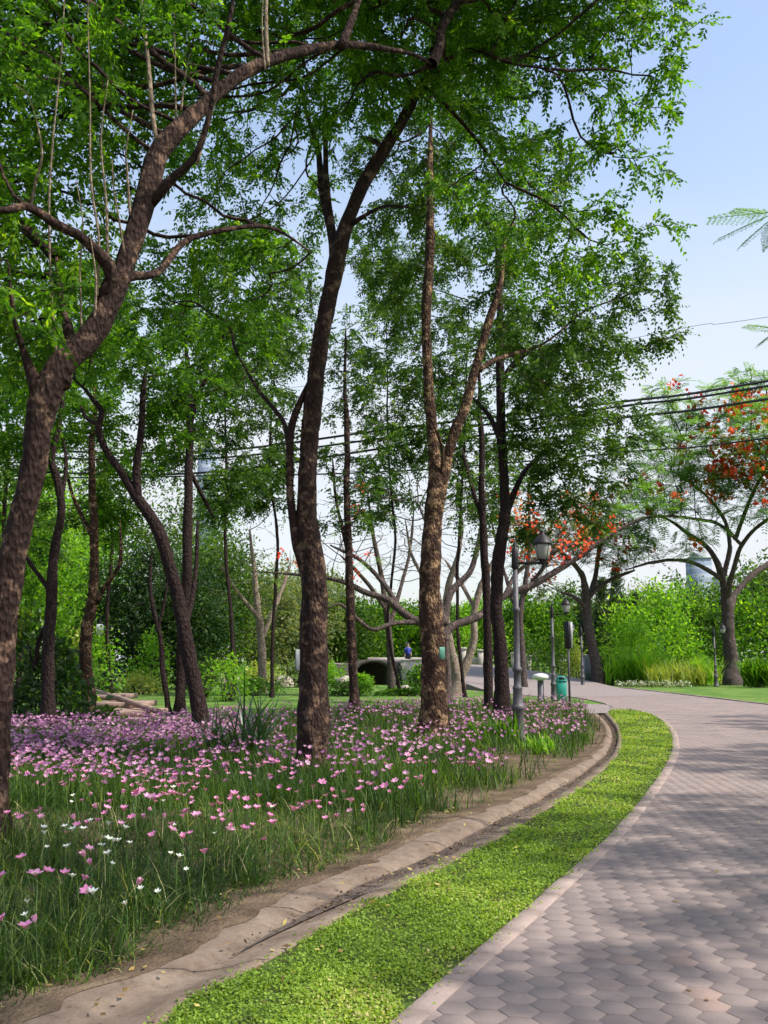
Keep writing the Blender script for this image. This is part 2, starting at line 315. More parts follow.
def inpoly(P, poly):
    x, y = P[:, 0], P[:, 1]; ins = np.zeros(len(P), bool); q = np.asarray(poly)
    a = q; b = np.roll(q, -1, 0)
    for (x1, y1), (x2, y2) in zip(a[:, :2], b[:, :2]):
        c = ((y1 > y) != (y2 > y)); 
        with np.errstate(divide='ignore', invalid='ignore'):
            ins ^= c & (x < (x2 - x1) * (y - y1) / (y2 - y1 + 1e-12) + x1)
    return ins
def distline(P, L):
    L = np.asarray(L)[:, :2]; d = np.full(len(P), 1e9)
    for a, b in zip(L[:-1], L[1:]):
        ab = b - a; t = np.clip(((P[:, :2] - a) @ ab) / (ab @ ab + 1e-12), 0, 1)
        d = np.minimum(d, np.linalg.norm(P[:, :2] - (a + t[:, None] * ab), axis=1))
    return d
def ngon(name, poly, z, mat, kind='structure'):
    P3 = [Vector((float(a[0]), float(a[1]), z)) for a in poly]
    tri = geometry.tessellate_polygon([P3])
    V = np.array([tuple(p) for p in P3]); T = np.array(tri)
    n = np.cross(V[T[:, 1]] - V[T[:, 0]], V[T[:, 2]] - V[T[:, 0]])[:, 2]
    T[n < 0] = T[n < 0][:, ::-1]
    mb = MB(); mb.add(V, [T]); o = mb.build(name, mat); return tag(o, kind=kind)
def ribbon(mb, A, Bn, zA, zB, rnd=None):
    n = len(A); zA = np.broadcast_to(zA, (n,)); zB = np.broadcast_to(zB, (n,))
    V = np.concatenate([np.column_stack([A[:, :2], zA]), np.column_stack([Bn[:, :2], zB])])
    i = np.arange(n - 1); mb.add(V, [np.stack([i, i + n, i + n + 1, i + 1], 1)], rnd)
def resample(P, n):
    P = np.asarray(P, float); d = np.r_[0, np.cumsum(np.linalg.norm(np.diff(P, axis=0), axis=1))]
    t = np.linspace(0, d[-1], n); return np.stack([np.interp(t, d, P[:, k]) for k in range(P.shape[1])], 1)

# base ground out to the horizon
mb = MB(); mb.add([(-900, -60, -.3), (900, -60, -.3), (900, 1500, -.3), (-900, 1500, -.3)], [[[0, 1, 2, 3]]]); tag(mb.build('ground', M['farlawn']), kind='structure')
# bed
FAR_EDGE = [(-60, 24.0)] + [tuple(W(a, 660, d)[:2]) for a, d in [(0, 24), (140, 24.5), (200, 26), (290, 31), (360, 34), (450, 36.5), (520, 37.5)]] + [tuple(G(560, 704)[:2])]
bed_poly = [(-60, -4), (-2.6, -4)] + [tuple(p) for p in drainL] + [tuple(G(584, 708)[:2])] + FAR_EDGE[::-1]
ngon('flower_bed_soil', bed_poly, .0, M['soil'])
# lawn strip
lawn_poly = [(-1.3, 1.2)] + [tuple(p) for p in drainR] + [tuple(p) for p in kerbL[::-1]]
ngon('lawn_strip', lawn_poly, .012, M['lawn'])
# far lawns
far_poly = [(-300, 24)] + FAR_EDGE + [tuple(p) for p in nearL[4:]] + [(-300, 71.5)]
ngon('far_lawn', far_poly, -.006, M['farlawn'])
right_poly = [(60, -4)] + [(60, 66)] + [(13.0, 66)] + [tuple(p) for p in roadR[:55][::-1]] + [(7, -4)]
ngon('roadside_lawn', [(6.85, -4), (120, -4), (120, 64)] + [tuple(p) for p in roadR[(roadR[:, 1] < 64)][::-1]], -.004, M['farlawn'])
mb = MB(); mb.add([(-300, 78, -.01), (120, 78, -.01), (120, 400, -.01), (-300, 400, -.01), (9, 78, -.01), (14, 64, -.01), (120, 64, -.01)], [[[0, 1, 2, 3]], [[4, 5, 6, 1]]]); tag(mb.build('back_lawn', M['farlawn']), kind='structure')

# road base and pavers
nr = resample(np.vstack([np.array([[-.5, -4], [-.45, 0]]), kerbR[:-1], nearL]), 160)
mb = MB()
Lz = np.interp(np.arange(160), np.arange(160), np.clip((nr[:, 1] - 51) / 18, 0, 1) ** 1.2 * 1.3)
rr = resample(np.vstack([roadR]), 160)
# pair by distance along, both reach the bridge
ta = np.linspace(0, 1, 160)
Rz = np.clip((rr[:, 1] - 58) / 20, 0, 1) ** 1.3 * 1.35
road_poly = np.vstack([[(-3.2, -4)], [(-1.6, 2.0)], kerbR, nearL[:14], roadR[(roadR[:, 1] < 50)][::-1]])
ngon('road_bed', road_poly, -.002, M['joint'])
# ramp to the bridge
nl = nearL[12:]; fr_ = roadR[roadR[:, 1] > 47.5]
a2 = resample(nl, 40); b2 = resample(fr_, 40)
za = np.clip((a2[:, 1] - 51) / 18, 0, 1) ** 1.2 * 1.3; zb = np.clip((b2[:, 1] - 58) / 20, 0, 1) ** 1.3 * 1.35
mb = MB(); ribbon(mb, a2, b2, za + .012, zb + .012); ribbon(mb, a2 - .0, a2, -.2, za + .012); ribbon(mb, b2, b2, zb + .012, -.2)
tag(mb.build('bridge_road', M['roadfar']), kind='structure')
# hexagonal pavers, each a slab with its own height
ax, ay = .17, .20; rot = R_(24)
gx = np.arange(-200, 440); gy = np.arange(-200, 440)
GX, GY = np.meshgrid(gx, gy); cx = (GX + .5 * (GY % 2)) * ax; cyy = GY * ay * .75
cx, cyy = cx.ravel(), cyy.ravel()
X = cx * math.cos(rot) - cyy * math.sin(rot); Y = cx * math.sin(rot) + cyy * math.cos(rot)
C = np.stack([X, Y], 1)
paved = np.vstack([[(-1.6, -1)], kerbL + kn * .05, nearL[:16], roadR[(roadR[:, 1] < 54)][::-1]])
k = (Y < 52) & (Y > 1); C = C[k]; C = C[inpoly(C, paved)]
hx = np.array([(0, .5), (-.5, .25), (-.5, -.25), (0, -.5), (.5, -.25), (.5, .25)]) * np.array([ax - .004, ay - .005])
mb = MB(); N = len(C); gz = rng.normal(0, .0006, N); pieces = []
inner = hx * .975
def hexring(h, zz): 
    H = np.stack([h[:, 0] * math.cos(rot) - h[:, 1] * math.sin(rot), h[:, 0] * math.sin(rot) + h[:, 1] * math.cos(rot)], 1)
    tilt = rng.normal(0, .006, (N, 2)) if zz > 0 else np.zeros((N, 2))
    P = C[:, None] + H[None]; z = zz + gz[:, None] + np.zeros(6)[None]
    return np.concatenate([P, z[..., None]], 2)
tiltv = rng.normal(0, .002, (N, 2))
V0 = hexring(hx, -.002); V1 = hexring(hx, .0085); V2 = hexring(inner, .010)
for Vq in (V1, V2): Vq[..., 2] += ((Vq[..., :2] - C[:, None]) * tiltv[:, None]).sum(-1)
V = np.concatenate([V0, V1, V2], 1).reshape(-1, 3)
b0 = (np.arange(N) * 18)[:, None, None]
side = np.array([[r * 6 + i, r * 6 + (i + 1) % 6, (r + 1) * 6 + (i + 1) % 6, (r + 1) * 6 + i] for r in range(2) for i in range(6)])
tone = np.clip(rng.beta(3, 3, N) * .85, 0, 1); red = rng.random(N) < .06; tone[red] = rng.uniform(.85, 1, red.sum())
mb.V.append(V); mb.n = len(V)
mb.P[4] = [(b0 + side[None]).reshape(-1, 4)]; mb.R[4] = [np.repeat(tone, 12)]
mb.P[6] = [(b0[:, 0] + np.arange(12, 18)[None])]; mb.R[6] = [tone]
tag(mb.build('road', M['paver']), kind='structure')
# kerb: stones with joints
def strip_profile(mb, A, prof_fn, seg=None, rnd=None):
    """A centreline (n,2) with normals; prof list of (offset,z)"""
    n = len(A); nn = normals(A); prof = prof_fn; m = len(prof)
    V = np.concatenate([np.column_stack([A + nn * o, np.full(n, z)]) for o, z in prof]).reshape(m, n, 3)
    Q = []
    i = np.arange(n - 1)
    for k in range(m - 1): Q.append(np.stack([k * n + i, k * n + i + 1, (k + 1) * n + i + 1, (k + 1) * n + i], 1)[:, ::-1])
    mb.add(V.reshape(-1, 3), [np.concatenate(Q)], rnd)
def kerb(name, line, w, h, step=.5):
    L = np.r_[0, np.cumsum(np.linalg.norm(np.diff(line, axis=0), axis=1))]; mb = MB(); s0 = 0
    while s0 < L[-1] - .05:
        s1 = min(s0 + step - .012, L[-1]); t = np.linspace(s0, s1, 4); P = np.stack([np.interp(t, L, line[:, 0]), np.interp(t, L, line[:, 1])], 1)
        dz = rng.normal(0, .0025); nn = normals(P); pr = [(0, -.05), (.0, h - .008), (.01, h), (w - .012, h), (w, h - .01), (w, -.05)]
        V = np.concatenate([np.column_stack([P + nn * (o + rng.normal(0, .0008)), np.full(4, z + dz)]) for o, z in pr])
        i = np.arange(3); Q = np.concatenate([np.stack([k * 4 + i, (k + 1) * 4 + i, (k + 1) * 4 + i + 1, k * 4 + i + 1], 1) for k in range(5)])
        e0 = [[k * 4 for k in range(6)][::-1], [k * 4 + 3 for k in range(6)]]
        mb.add(V, [Q, e0]); s0 += step
    tag(mb.build(name, M['kerb']), kind='structure')
kerb('kerb', kerbL, .13, .020)
kerb('far_kerb', roadR[roadR[:, 1] < 60], .13, .05, .8)
kerb('side_kerb', nearL[3:22][::-1], .12, .03, .8)
# drain channel: loft between its two edges
n = 260; dl = resample(drainL, n); dr = resample(drainR, n); n_dr, dl_d, dr_d, yy_d = n, dl, dr, dl[:, 1]
yy = dl[:, 1]; f_open = np.clip((yy - 6.0) / 3.0, 0, 1)         # the near end is silted flat, further on it opens
us = np.array([-.12, 0, .05, .14, .26, .36, .41, .46, .54, .62, .68, .73, .77, .81, .93, 1.0, 1.05])
zn = np.array([-.10, .008, .014, .014, .008, .0, -.012, -.016, -.016, -.012, -.006, .0, .006, .012, .028, .02, -.08])
zo = np.array([-.10, .008, .012, .010, .0, -.016, -.045, -.078, -.095, -.095, -.08, -.04, -.005, .012, .022, .018, -.08])
wob = np.interp(np.arange(n), np.arange(0, n, 9), rng.normal(0, 1, len(np.arange(0, n, 9))))
V = []
for k, u in enumerate(us):
    uu = u + (.018 * wob if 3 < k < 13 else 0)
    P = dl * (1 - np.reshape(uu, (-1, 1)) ) + dr * np.reshape(uu, (-1, 1)) if np.ndim(uu) else dl * (1 - uu) + dr * uu
    z = zn[k] * (1 - f_open) + zo[k] * f_open + rng.normal(0, .0008, n) + (.0012 * np.roll(wob, k * 7) if 0 < k < 16 else 0)
    V.append(np.column_stack([P, z]))
V = np.concatenate(V); i = np.arange(n - 1)
Q = np.concatenate([np.stack([k * n + i, (k + 1) * n + i, (k + 1) * n + i + 1, k * n + i + 1], 1) for k in range(len(us) - 1)])
mb = MB(); mb.add(V, [Q]); tag(mb.build('drain', M['concrete'], smooth=True), kind='structure')
# cast joints and cracks across the concrete
jm = MB(); V3 = V.reshape(len(us), n, 3); Ld = np.r_[0, np.cumsum(np.linalg.norm(np.diff(dl, axis=0), axis=1))]
for k_, s_ in enumerate(np.arange(.7, Ld[-1], 1.35)):
    i0 = int(np.searchsorted(Ld, s_)); i0 = min(max(i0, 1), n - 2); row = V3[1:16, i0] + np.array([0, 0, .003]); tdir = np.append(unit(dl[i0 + 1] - dl[i0 - 1]), 0)
    jig = np.cumsum(rng.normal(0, .012 if k_ % 3 == 1 else .002, 15))[:, None] * tdir; wj = .006 if k_ % 3 != 1 else .003
    ia = np.arange(14); jm.add(np.concatenate([row + jig - tdir * wj, row + jig + tdir * wj]), [np.stack([ia, ia + 15, ia + 16, ia + 1], 1)])
tag(jm.build('drain_joints', M['debris']), kind='structure')
# silt lying in the channel
mb = MB(); a = dl * .56 + dr * .44; b_ = dl * .29 + dr * .71; kk = yy > 5.6
tp = np.clip((yy - 5.6) / 2.2, 0, 1)[:, None]; mid_ = dl * .42 + dr * .58; a = mid_ + (a - mid_) * tp; b_ = mid_ + (b_ - mid_) * tp
w1 = .05 * np.roll(wob, 13)[:, None] * tp
ribbon(mb, (a + (dr - dl) * w1)[kk], b_[kk], (-.002 * (1 - f_open) - .055 * f_open + .005 * wob)[kk], (-.002 * (1 - f_open) - .055 * f_open + .005 * np.roll(wob, 5))[kk])
tag(mb.build('drain_silt', M['debris']), kind='structure')
# earth washed over the lip of the concrete
mb = MB(); n2 = 700; dl2 = resample(drainL, n2); dr2 = resample(drainR, n2); rg = np.interp(np.arange(n2), np.arange(0, n2, 4), np.abs(rng.normal(0, 1, len(np.arange(0, n2, 4))))) * .6 + np.interp(np.arange(n2), np.arange(0, n2, 23), np.abs(rng.normal(0, 1, len(np.arange(0, n2, 23)))))
u2 = (.04 + .09 * rg)[:, None].clip(0, .33); fo2 = np.clip((dl2[:, 1] - 6) / 3, 0, 1)
zat = lambda u_: np.interp(u_, us, zn) * (1 - fo2) + np.interp(u_, us, zo) * fo2; V0_ = dl2 * 1.16 - dr2 * .16; V1_ = dl2; V2_ = dl2 * (1 - u2) + dr2 * u2
um = u2 * .5; VM_ = dl2 * (1 - um) + dr2 * um; ribbon(mb, V2_, VM_, zat(u2[:, 0]) + .0035, zat(um[:, 0]) + .009); ribbon(mb, VM_, V1_, zat(um[:, 0]) + .009, .022); ribbon(mb, V1_, V0_, .022, .004); tag(mb.build('washed_soil', M['soil']), kind='structure')
# pale apron where the drain ends
ngon('apron', [G(560, 703)[:2], G(612, 704.8)[:2], G(640, 710.5)[:2], G(611, 713)[:2], G(590, 713.5)[:2]], .003, M['roadfar'])

# ------------------------------------------------------------------ foliage generators
UP = np.array([0, 0, 1.0])
def quads(P, U, Wv, N=None, fold=.0, rnd=None):
    """leaf quads: base P, axis U (with length), half width vector Wv"""
    mid = P + U * .45
    V = np.stack([P, mid + Wv + (0 if N is None else N * fold), P + U, mid - Wv + (0 if N is None else N * fold)], 1).reshape(-1, 3)
    Q = np.arange(len(P) * 4).reshape(-1, 4); return V, Q
def rdir(n, zbias=0.0):
    v = rng.normal(size=(n, 3)); v[:, 2] += zbias; return unit(v)
def compound(mb, P, D, L, ll, lw, pairs=5, droop=.35, tintc=None, drop_leaf=.4):
    """pinnate leaves at P along D: rachis length L, leaflet length ll, half width lw"""
    n = len(P)
    if n == 0: return
    L = L * rng.uniform(.7, 1.2, n)[:, None]
    S = unit(np.cross(D, UP) + rng.normal(0, .25, (n, 3)))
    tint = rng.beta(2, 2, n) if tintc is None else np.clip(tintc + rng.normal(0, .12, n), 0, 1)
    for k in range(pairs + 1):
        t = (k + 1) / (pairs + 1)
        B = P + D * L * t - UP * droop * L * t * t
        T = unit(D - UP * 2 * droop * t)
        for s in ((1, -1) if k < pairs else (0,)):
            if s: u = unit(S * s * .9 + T * .55 - UP * drop_leaf + rng.normal(0, .22, (n, 3)))
            else: u = T
            sz = (1 - .35 * abs(t - .55)) * rng.uniform(.75, 1.15, n)[:, None]
            Nn = unit(np.cross(u, S) + rng.normal(0, .35, (n, 3)) + UP * .3)
            w = unit(np.cross(u, Nn))
            V, Q = quads(B, u * ll * sz, w * lw * sz, Nn, -ll * .06)
            mb.add(V, [Q], np.clip(tint + rng.normal(0, .1, n), 0, 1))
def clusters(mb, P, size, count, spread, zbias=.4, asp=.42, rnd=None, dirs=None, tintv=.18):
    """count single leaves in a gaussian ball round every point of P"""
    n = len(P); 
    if n == 0: return
    C = np.repeat(P, count, 0) + rng.normal(0, 1, (n * count, 3)) * np.asarray(spread)
    base = rng.beta(2, 2, n) if rnd is None else np.broadcast_to(rnd, (n,))
    tint = np.clip(np.repeat(base, count) + rng.normal(0, tintv, n * count), 0, 1)
    D = rdir(n * count, zbias) if dirs is None else unit(np.repeat(dirs, count, 0) + rng.normal(0, .6, (n * count, 3)))
    D[:, 2] -= .35; D = unit(D)
    Nn = rdir(n * count, 1.2); w = unit(np.cross(D, Nn)); s = size * rng.uniform(.6, 1.3, n * count)[:, None]
    V, Q = quads(C, D * s, w * s * asp * .5, Nn, -size * .08); mb.add(V, [Q], tint)
def blades(mb, P, L, w, lean, rnd, az=None, segs=3, droop=.9):
    """strap or grass blades"""
    n = len(P); az = rng.uniform(0, 2 * math.pi, n) if az is None else az
    H = np.stack([np.cos(az), np.sin(az), np.zeros(n)], 1); S = np.stack([-np.sin(az), np.cos(az), np.zeros(n)], 1)
    L = np.broadcast_to(L, (n,))[:, None]; w = np.broadcast_to(w, (n,))[:, None]; lean = np.broadcast_to(lean, (n,))[:, None]
    rows = []
    for k in range(segs + 1):
        t = k / segs
        ang = lean + droop * t * lean * 1.2
        c = P + L * (t * np.cos(ang * .75 + .0) * UP + t * np.sin(np.minimum(ang, 2.4)) * H)
        ww = w * (1 - t) ** .6 if k < segs else w * 0
        rows.append((c, ww))
    V = []
    for k, (c, ww) in enumerate(rows[:-1]): V += [c - S * ww, c + S * ww]
    V.append(rows[-1][0]); V = np.stack(V, 1); m = V.shape[1]
    i = (np.arange(n) * m)[:, None]
    Q = np.concatenate([i + np.array([[2 * k, 2 * k + 1, 2 * k + 3, 2 * k + 2]]) for k in range(segs - 1)])
    T = i + np.array([[m - 3, m - 2, m - 1]])
    mb.add(V.reshape(-1, 3), [Q, T], None)
    mb.R[4][-1] = np.tile(rnd, segs - 1); mb.R[3][-1] = np.asarray(rnd)

# space colonisation: seeds (the hand-laid limbs) grow towards attractor points
def grow(seeds, A, step=.3, kill=.5, iters=120, wig=.18, up=.03):
    N = [np.asarray(p, float) for p in seeds]; par = [-1] * len(N); A = np.asarray(A, float)
    pos = np.array(N); d = np.full(len(A), 1e9); idx = np.zeros(len(A), int)
    def upd(new, base):
        for c0 in range(0, len(new), 200):
            nb = new[c0:c0 + 200]; dd = np.linalg.norm(A[:, None] - nb[None], axis=2); j = dd.argmin(1); dm = dd[np.arange(len(A)), j]
            m = dm < d; d[m] = dm[m]; idx[m] = base + c0 + j[m]
    upd(pos, 0)
    parents = list(par)
    seen = set()
    for it in range(iters):
        if len(A) == 0: break
        u, inv = np.unique(idx, return_inverse=True)
        D = np.zeros((len(u), 3)); np.add.at(D, inv, unit(A - pos[idx]))
        D = unit(unit(D) + rng.normal(0, wig, D.shape) + UP * up)
        new = pos[u] + D * step
        kids_n = np.bincount(np.array([q for q in parents if q >= 0] or [0], int), minlength=len(pos)); ok = kids_n[u] < 3
        if (~ok).any():
            bad = ~ok[inv]; A = A[~bad]; d = d[~bad]; idx = idx[~bad]
            if len(A) == 0: break
        u = u[ok]; new = new[ok]
        if len(u) == 0: break
        base = len(pos); pos = np.vstack([pos, new]); parents += list(u)
        dprev = d.copy(); upd(new, base)
        keep = d > kill
        # attractors stuck for too long are dropped
        A = A[keep]; d = d[keep]; idx = idx[keep]
        if it % 25 == 24 and len(A):
            k2 = rng.random(len(A)) < .8; A = A[k2]; d = d[k2]; idx = idx[k2]
        if len(pos) > 30000: break
    return pos, np.array(parents)
def radii_of(pos, par, ns, tip=.006, ex=2.35, cap=None):
    n = len(pos); acc = np.zeros(n); ch = np.zeros(n, int); r = np.zeros(n)
    for i in range(n - 1, ns - 1, -1):
        r[i] = (acc[i] ** (1 / ex)) if acc[i] > 0 else tip
        if par[i] >= ns: acc[par[i]] += r[i] ** ex
    if cap is not None: r = np.minimum(r, cap)
    return r
def chains(pos, par, r, ns):
    n = len(pos); kids = [[] for _ in range(n)]
    for i in range(ns, n): kids[par[i]].append(i)
    starts = [i for i in range(ns, n) if par[i] < ns]; out = []
    st = [(par[i], i) for i in starts]
    while st:
        p, i = st.pop(); line = [p, i]
        while kids[i]:
            ks = sorted(kids[i], key=lambda q: -r[q]); 
            for q in ks[1:]: st.append((i, q))
            i = ks[0]; line.append(i)
        out.append(line)
    return out
def wood(mb, pos, par, r, ns, own=None, only=None):
    if own is not None:
        top = np.arange(len(pos))
        for i in range(ns, len(pos)): top[i] = top[par[i]]
    for line in chains(pos, par, r, ns):
        if own is not None and own[top[line[0]]] != only: continue
        P = pos[line]; rr = r[line].copy(); rr[0] = rr[1] * 1.1
        rr[-1] *= .6
        a = rr[1]
        n = 8 if a > .05 else (6 if a > .025 else (4 if a > .012 else 3))
        if len(P) > 3: P[1:-1] = P[1:-1] * .5 + (P[:-2] + P[2:]) * .25
        mb.tube(P, rr, n, .05 if a > .03 else 0, cap=False)

def limb_pts(lst, D, ddepth=None):
    """lst of (px,py,width_px[,extra depth]) -> dense world polyline and radii"""
    P = []; r = []
    for q in lst:
        dd = q[3] if len(q) > 3 else 0
        P.append(W(q[0], q[1], D + dd)); r.append(q[2] * (D + dd) / F / 2)
    A = np.column_stack([np.array(P), r]); S = smooth_line(A, 8)
    return S[:, :3], np.maximum(S[:, 3], .008)
def blob_pts(blobs, dens):
    out = []
    for (px, py, D, rp, *k) in blobs:
        c = W(px, py, D); rr = rp * D / F * 1.22; n = int(max(4, dens * (k[0] if k else 1) * 4.19 * rr ** 3))
        n = min(max(n, 10), 900)
        v = rdir(n) * (rng.random(n) ** (1 / 2.2))[:, None] * rr * np.array([1, 1.1, .85]); out.append(c + v)
    return np.concatenate(out)
DENS = 8.5
def make_tree(name, label, limbs, D, blobs, bark='bark', leaf='leaf', dens=2.2, step=.3, kill=.5, leafn=3, L=.28, ll=.075, lw=.018, pairs=4,
              seed_from=.35, shoots=(), tip=.006, mode='compound', size=.1, bare=False, flowers=None, base_extra=True, group=None, leaf_r=.013, cat='tree', droop=.35, flare=1.0, wig=.2, leafprob=1.0, sides=16, seed_z=2.2):
    base_px = limbs[0][0]; b0 = W(base_px[0], base_px[1], D); gx, gy = float(b0[0]), D
    root = empty(name, (gx, gy, 0), label, cat, group)
    tm = MB(); seeds = []; 
    for li, lm in enumerate(limbs):
        P, r = limb_pts(lm, D)
        if li == 0:
            hgt = P[:, 2]; r = r * (1 + .45 * flare * np.exp(-np.maximum(hgt, 0) / .18))
            P = np.vstack([P[0] + np.array([0, 0, -.12 - P[0][2]]), P]); r = np.r_[r[0] * 1.1, r]
        if li > 0 or len(lm) > 3: r = r * np.interp(np.linspace(0, 1, len(r)), [0, .8, 1], [1, 1, .45])
        n = int(max(4, np.linalg.norm(np.diff(P, axis=0), axis=1).sum() / .12))
        A = resample(np.column_stack([P, r]), n); P, r = A[:, :3], A[:, 3]
        P = P + np.column_stack([np.interp(np.arange(n), np.arange(0, n + 6, 6), rng.normal(0, .012, len(np.arange(0, n + 6, 6)))) for _ in range(3)])
        tm.tube(P, r, sides if r[0] > .08 else 9, .05)
        s0 = int(n * (seed_from if li == 0 else .25)); seeds.append(P[s0::2][P[s0::2][:, 2] > seed_z])
    tm.build('trunk', M[bark], root, smooth=True)
    if blobs:
        own = np.concatenate([np.full(len(q_), li_) for li_, q_ in enumerate(seeds)])
        A = blob_pts(blobs, dens * DENS); kill = kill * .66; leafn = int(round(leafn * (1.45 if mode == 'compound' else 1.1))); ll = ll * 1.12; lw = lw * 1.12; seeds = np.concatenate(seeds); ns = len(seeds)
        pos, par = grow(seeds, A, step, kill, wig=wig); r = radii_of(pos, par, ns, tip, cap=.11)
        for li_ in range(len(limbs)):
            bm_ = MB(); wood(bm_, pos, par, r, ns, own, li_)
            if bm_.n: bm_.build('branches', M[bark], root, smooth=True)
        if not bare:
            i = np.arange(ns, len(pos)); i = i[r[i] < leaf_r]; 
            if leafprob < 1: i = i[rng.random(len(i)) < leafprob]
            D0 = unit(pos[i] - pos[par[i]])
            print(name, label[:30], len(pos), len(i))
            lm_ = MB()
            if mode == 'compound':
                for k in range(leafn):
                    dd = unit(D0 * .4 + rng.normal(0, .7, D0.shape) + np.array([0, 0, -.05]))
                    compound(lm_, pos[i] + rng.normal(0, .05, D0.shape), dd, L, ll, lw, pairs, droop)
            elif mode == 'frond':
                for k in range(leafn):
                    dd = unit(D0 * .5 + rng.normal(0, .7, D0.shape) * np.array([1, 1, .35])); fronds(lm_, pos[i], dd, L)
            else:
                clusters(lm_, pos[i], size, leafn, step * .55)
            lm_.build('crown', M[leaf], root)
        if flowers:
            fr, cnt, fs, sel = flowers
            i = np.arange(ns, len(pos)); i = i[r[i] < leaf_r]; i = i[sel(pos[i])]; i = i[rng.random(len(i)) < fr]
            if len(i):
                fm = MB(); clusters(fm, pos[i] + np.array([0, 0, fs * 1.1]), fs, cnt, step * .4, zbias=.9, asp=.9); fm.build('blossoms', M['blossom'], root)
        return root, (pos, par, r, ns)
    return root, None
def fronds(mb, P, D, L, pairs=9, w=.028):
    if L > .8: w, pairs = .05, 7
    """feathery bipinnate leaves seen from afar: narrow pinnae either side of a rachis"""
    n = len(P); L = L * rng.uniform(.7, 1.2, n)[:, None]; S = unit(np.cross(D, UP) + rng.normal(0, .12, (n, 3))); tint = rng.beta(2, 2, n)
    for k in range(pairs):
        t = (k + 1) / (pairs + .5); B = P + D * L * t - UP * .22 * L * t * t; T = unit(D - UP * .44 * t)
        for s in (1, -1):
            u = unit(S * s + T * .45 - UP * .12 + rng.normal(0, .06, (n, 3))); ln = L * .3 * (1 - .7 * abs(t - .45)); Nn = unit(np.cross(u, T) * s + UP * 1.0)
            V, Q = quads(B, u * ln, unit(np.cross(u, Nn)) * w * L / .5 * .5); mb.add(V, [Q], np.clip(tint + rng.normal(0, .06, n), 0, 1))

# ------------------------------------------------------------------ the trees along the bed
# near left tree that arches over the picture
A_root, _ = make_tree('tree', 'near leaning tree at the left edge whose thick limb arches over the flower bed',
    [[(-7, 838, 29), (-5, 780, 27), (-1, 700, 26), (3, 640, 26), (8, 600, 26), (14, 560, 26), (22, 520, 26), (30, 480, 26), (37, 430, 27), (47, 395, 30), (62, 365, 27), (82, 345, 26.4, .1), (106, 305, 24.6, .2), (128, 250, 22.0, .3), (146, 195, 22.0, .4), (158, 155, 21.1, .5), (180, 128, 18.5, .6), (212, 98, 15.8, .8), (248, 70, 14.1, 1.0), (290, 55, 13.2, 1.3), (330, 47, 12.3, 1.6), (370, 46, 10.6, 2.0), (410, 54, 7.9, 2.4), (432, 66, 5.3, 2.7)],
     [(44, 415, 22.9), (36, 385, 15.8, -.1), (24, 350, 7.0, -.2), (14, 310, 5.3, -.4), (8, 260, 3.5, -.6)],
     [(100, 300, 17.6, .2), (112, 272, 15.8, .1), (84, 240, 10.6, -.1), (58, 226, 9.7, -.3), (30, 208, 8.8, -.5), (0, 212, 7.9, -.8), (-60, 190, 6.2, -1.2)],
     [(122, 290, 15.8, .3), (132, 278, 10.6, .5), (160, 273, 7.9, .8), (188, 240, 7.0, 1.1), (235, 229, 5.3, 1.4), (275, 230, 4.4, 1.8), (310, 252, 3.5, 2.1)],
     [(150, 205, 12.3, .4), (172, 178, 9.7, .3), (192, 158, 7.9, .2), (208, 118, 6.2, .1), (218, 70, 6.2, 0), (232, 10, 5.3, -.1), (240, -60, 4.4, -.2)],
     [(62, 385, 17.6, 0), (68, 340, 12.3, .3), (60, 300, 7.0, .6), (54, 250, 5.3, .9)],
     [(340, 47, 9.7, 1.6), (352, 15, 7.9, 1.8), (366, -30, 6.2, 2.2)]],
    9.3, [(25, 70, 9.0, 60), (5, 300, 8.7, 50), (95, 40, 9.6, 45), (170, 20, 10.2, 40), (20, 60, 10.5, 95), (90, 40, 12.4, 90), (170, 60, 12.4, 75), (30, 180, 11.4, 90), (10, 310, 9.7, 75), (-60, 240, 9.9, 120), (-30, 90, 10.9, 130), (120, 150, 12.9, 60), (250, 20, 12.4, 80), (60, -60, 11.4, 130), (210, -90, 11.9, 140), (370, -60, 12.9, 150), (340, 110, 13.9, 45), (440, 10, 13.4, 90), (250, 260, 12.4, 50), (540, -90, 13.4, 140), (-150, 100, 11.9, 150), (-120, -60, 11.9, 150)],
    dens=1.75, step=.26, kill=.42, leafn=5, L=.32, ll=.085, lw=.021, pairs=5, tip=.0075, seed_from=.55, sides=20)
# pale upright shoots on the near tree
mbs = MB()
for pts in [[(58, 372), (52, 300), (49, 220), (52, 150), (60, 70), (64, 10), (66, -40)], [(97, 296), (99, 240), (91, 180), (90, 100), (88, 20), (89, -30)], [(108, 262), (106, 200), (101, 140), (108, 80)],
            [(124, 252), (119, 220), (114, 190), (112, 160)], [(82, 335), (80, 270), (83, 225), (76, 180)], [(30, 209), (36, 180), (42, 150), (30, 100), (15, 85)], [(176, 118), (175, 60), (174, 10)], [(181, 112), (186, 70), (192, 48)],
            [(130, 215), (127, 170), (126, 150), (133, 110)], [(94, 325), (96, 280), (90, 235)], [(265, 70), (262, 20), (266, -30)], [(197, 165), (212, 110), (225, 90)]]:
    P = smooth_line([W(a, b, (9.4 if pts[0][0] < 150 else 9.85 if pts[0][0] < 190 else 9.5 if pts[0][0] < 220 else 10.35) - .12 * q_) for q_, (a, b) in enumerate(pts)], 5); mbs.tube(P, np.linspace(.015, .004, len(P)) * rng.uniform(.8, 1.15), 6, .08)
for pts, w in [([(160, 158), (153, 118), (148, 60), (142, 10), (138, -40)], .026), ([(268, 66), (266, 20), (268, -30)], .026)]:
    P = smooth_line([W(a, b, 9.85 if pts[0][0] < 200 else 10.35) for a, b in pts], 5); mbs.tube(P, np.linspace(w, w * .7, len(P)), 8, .05)
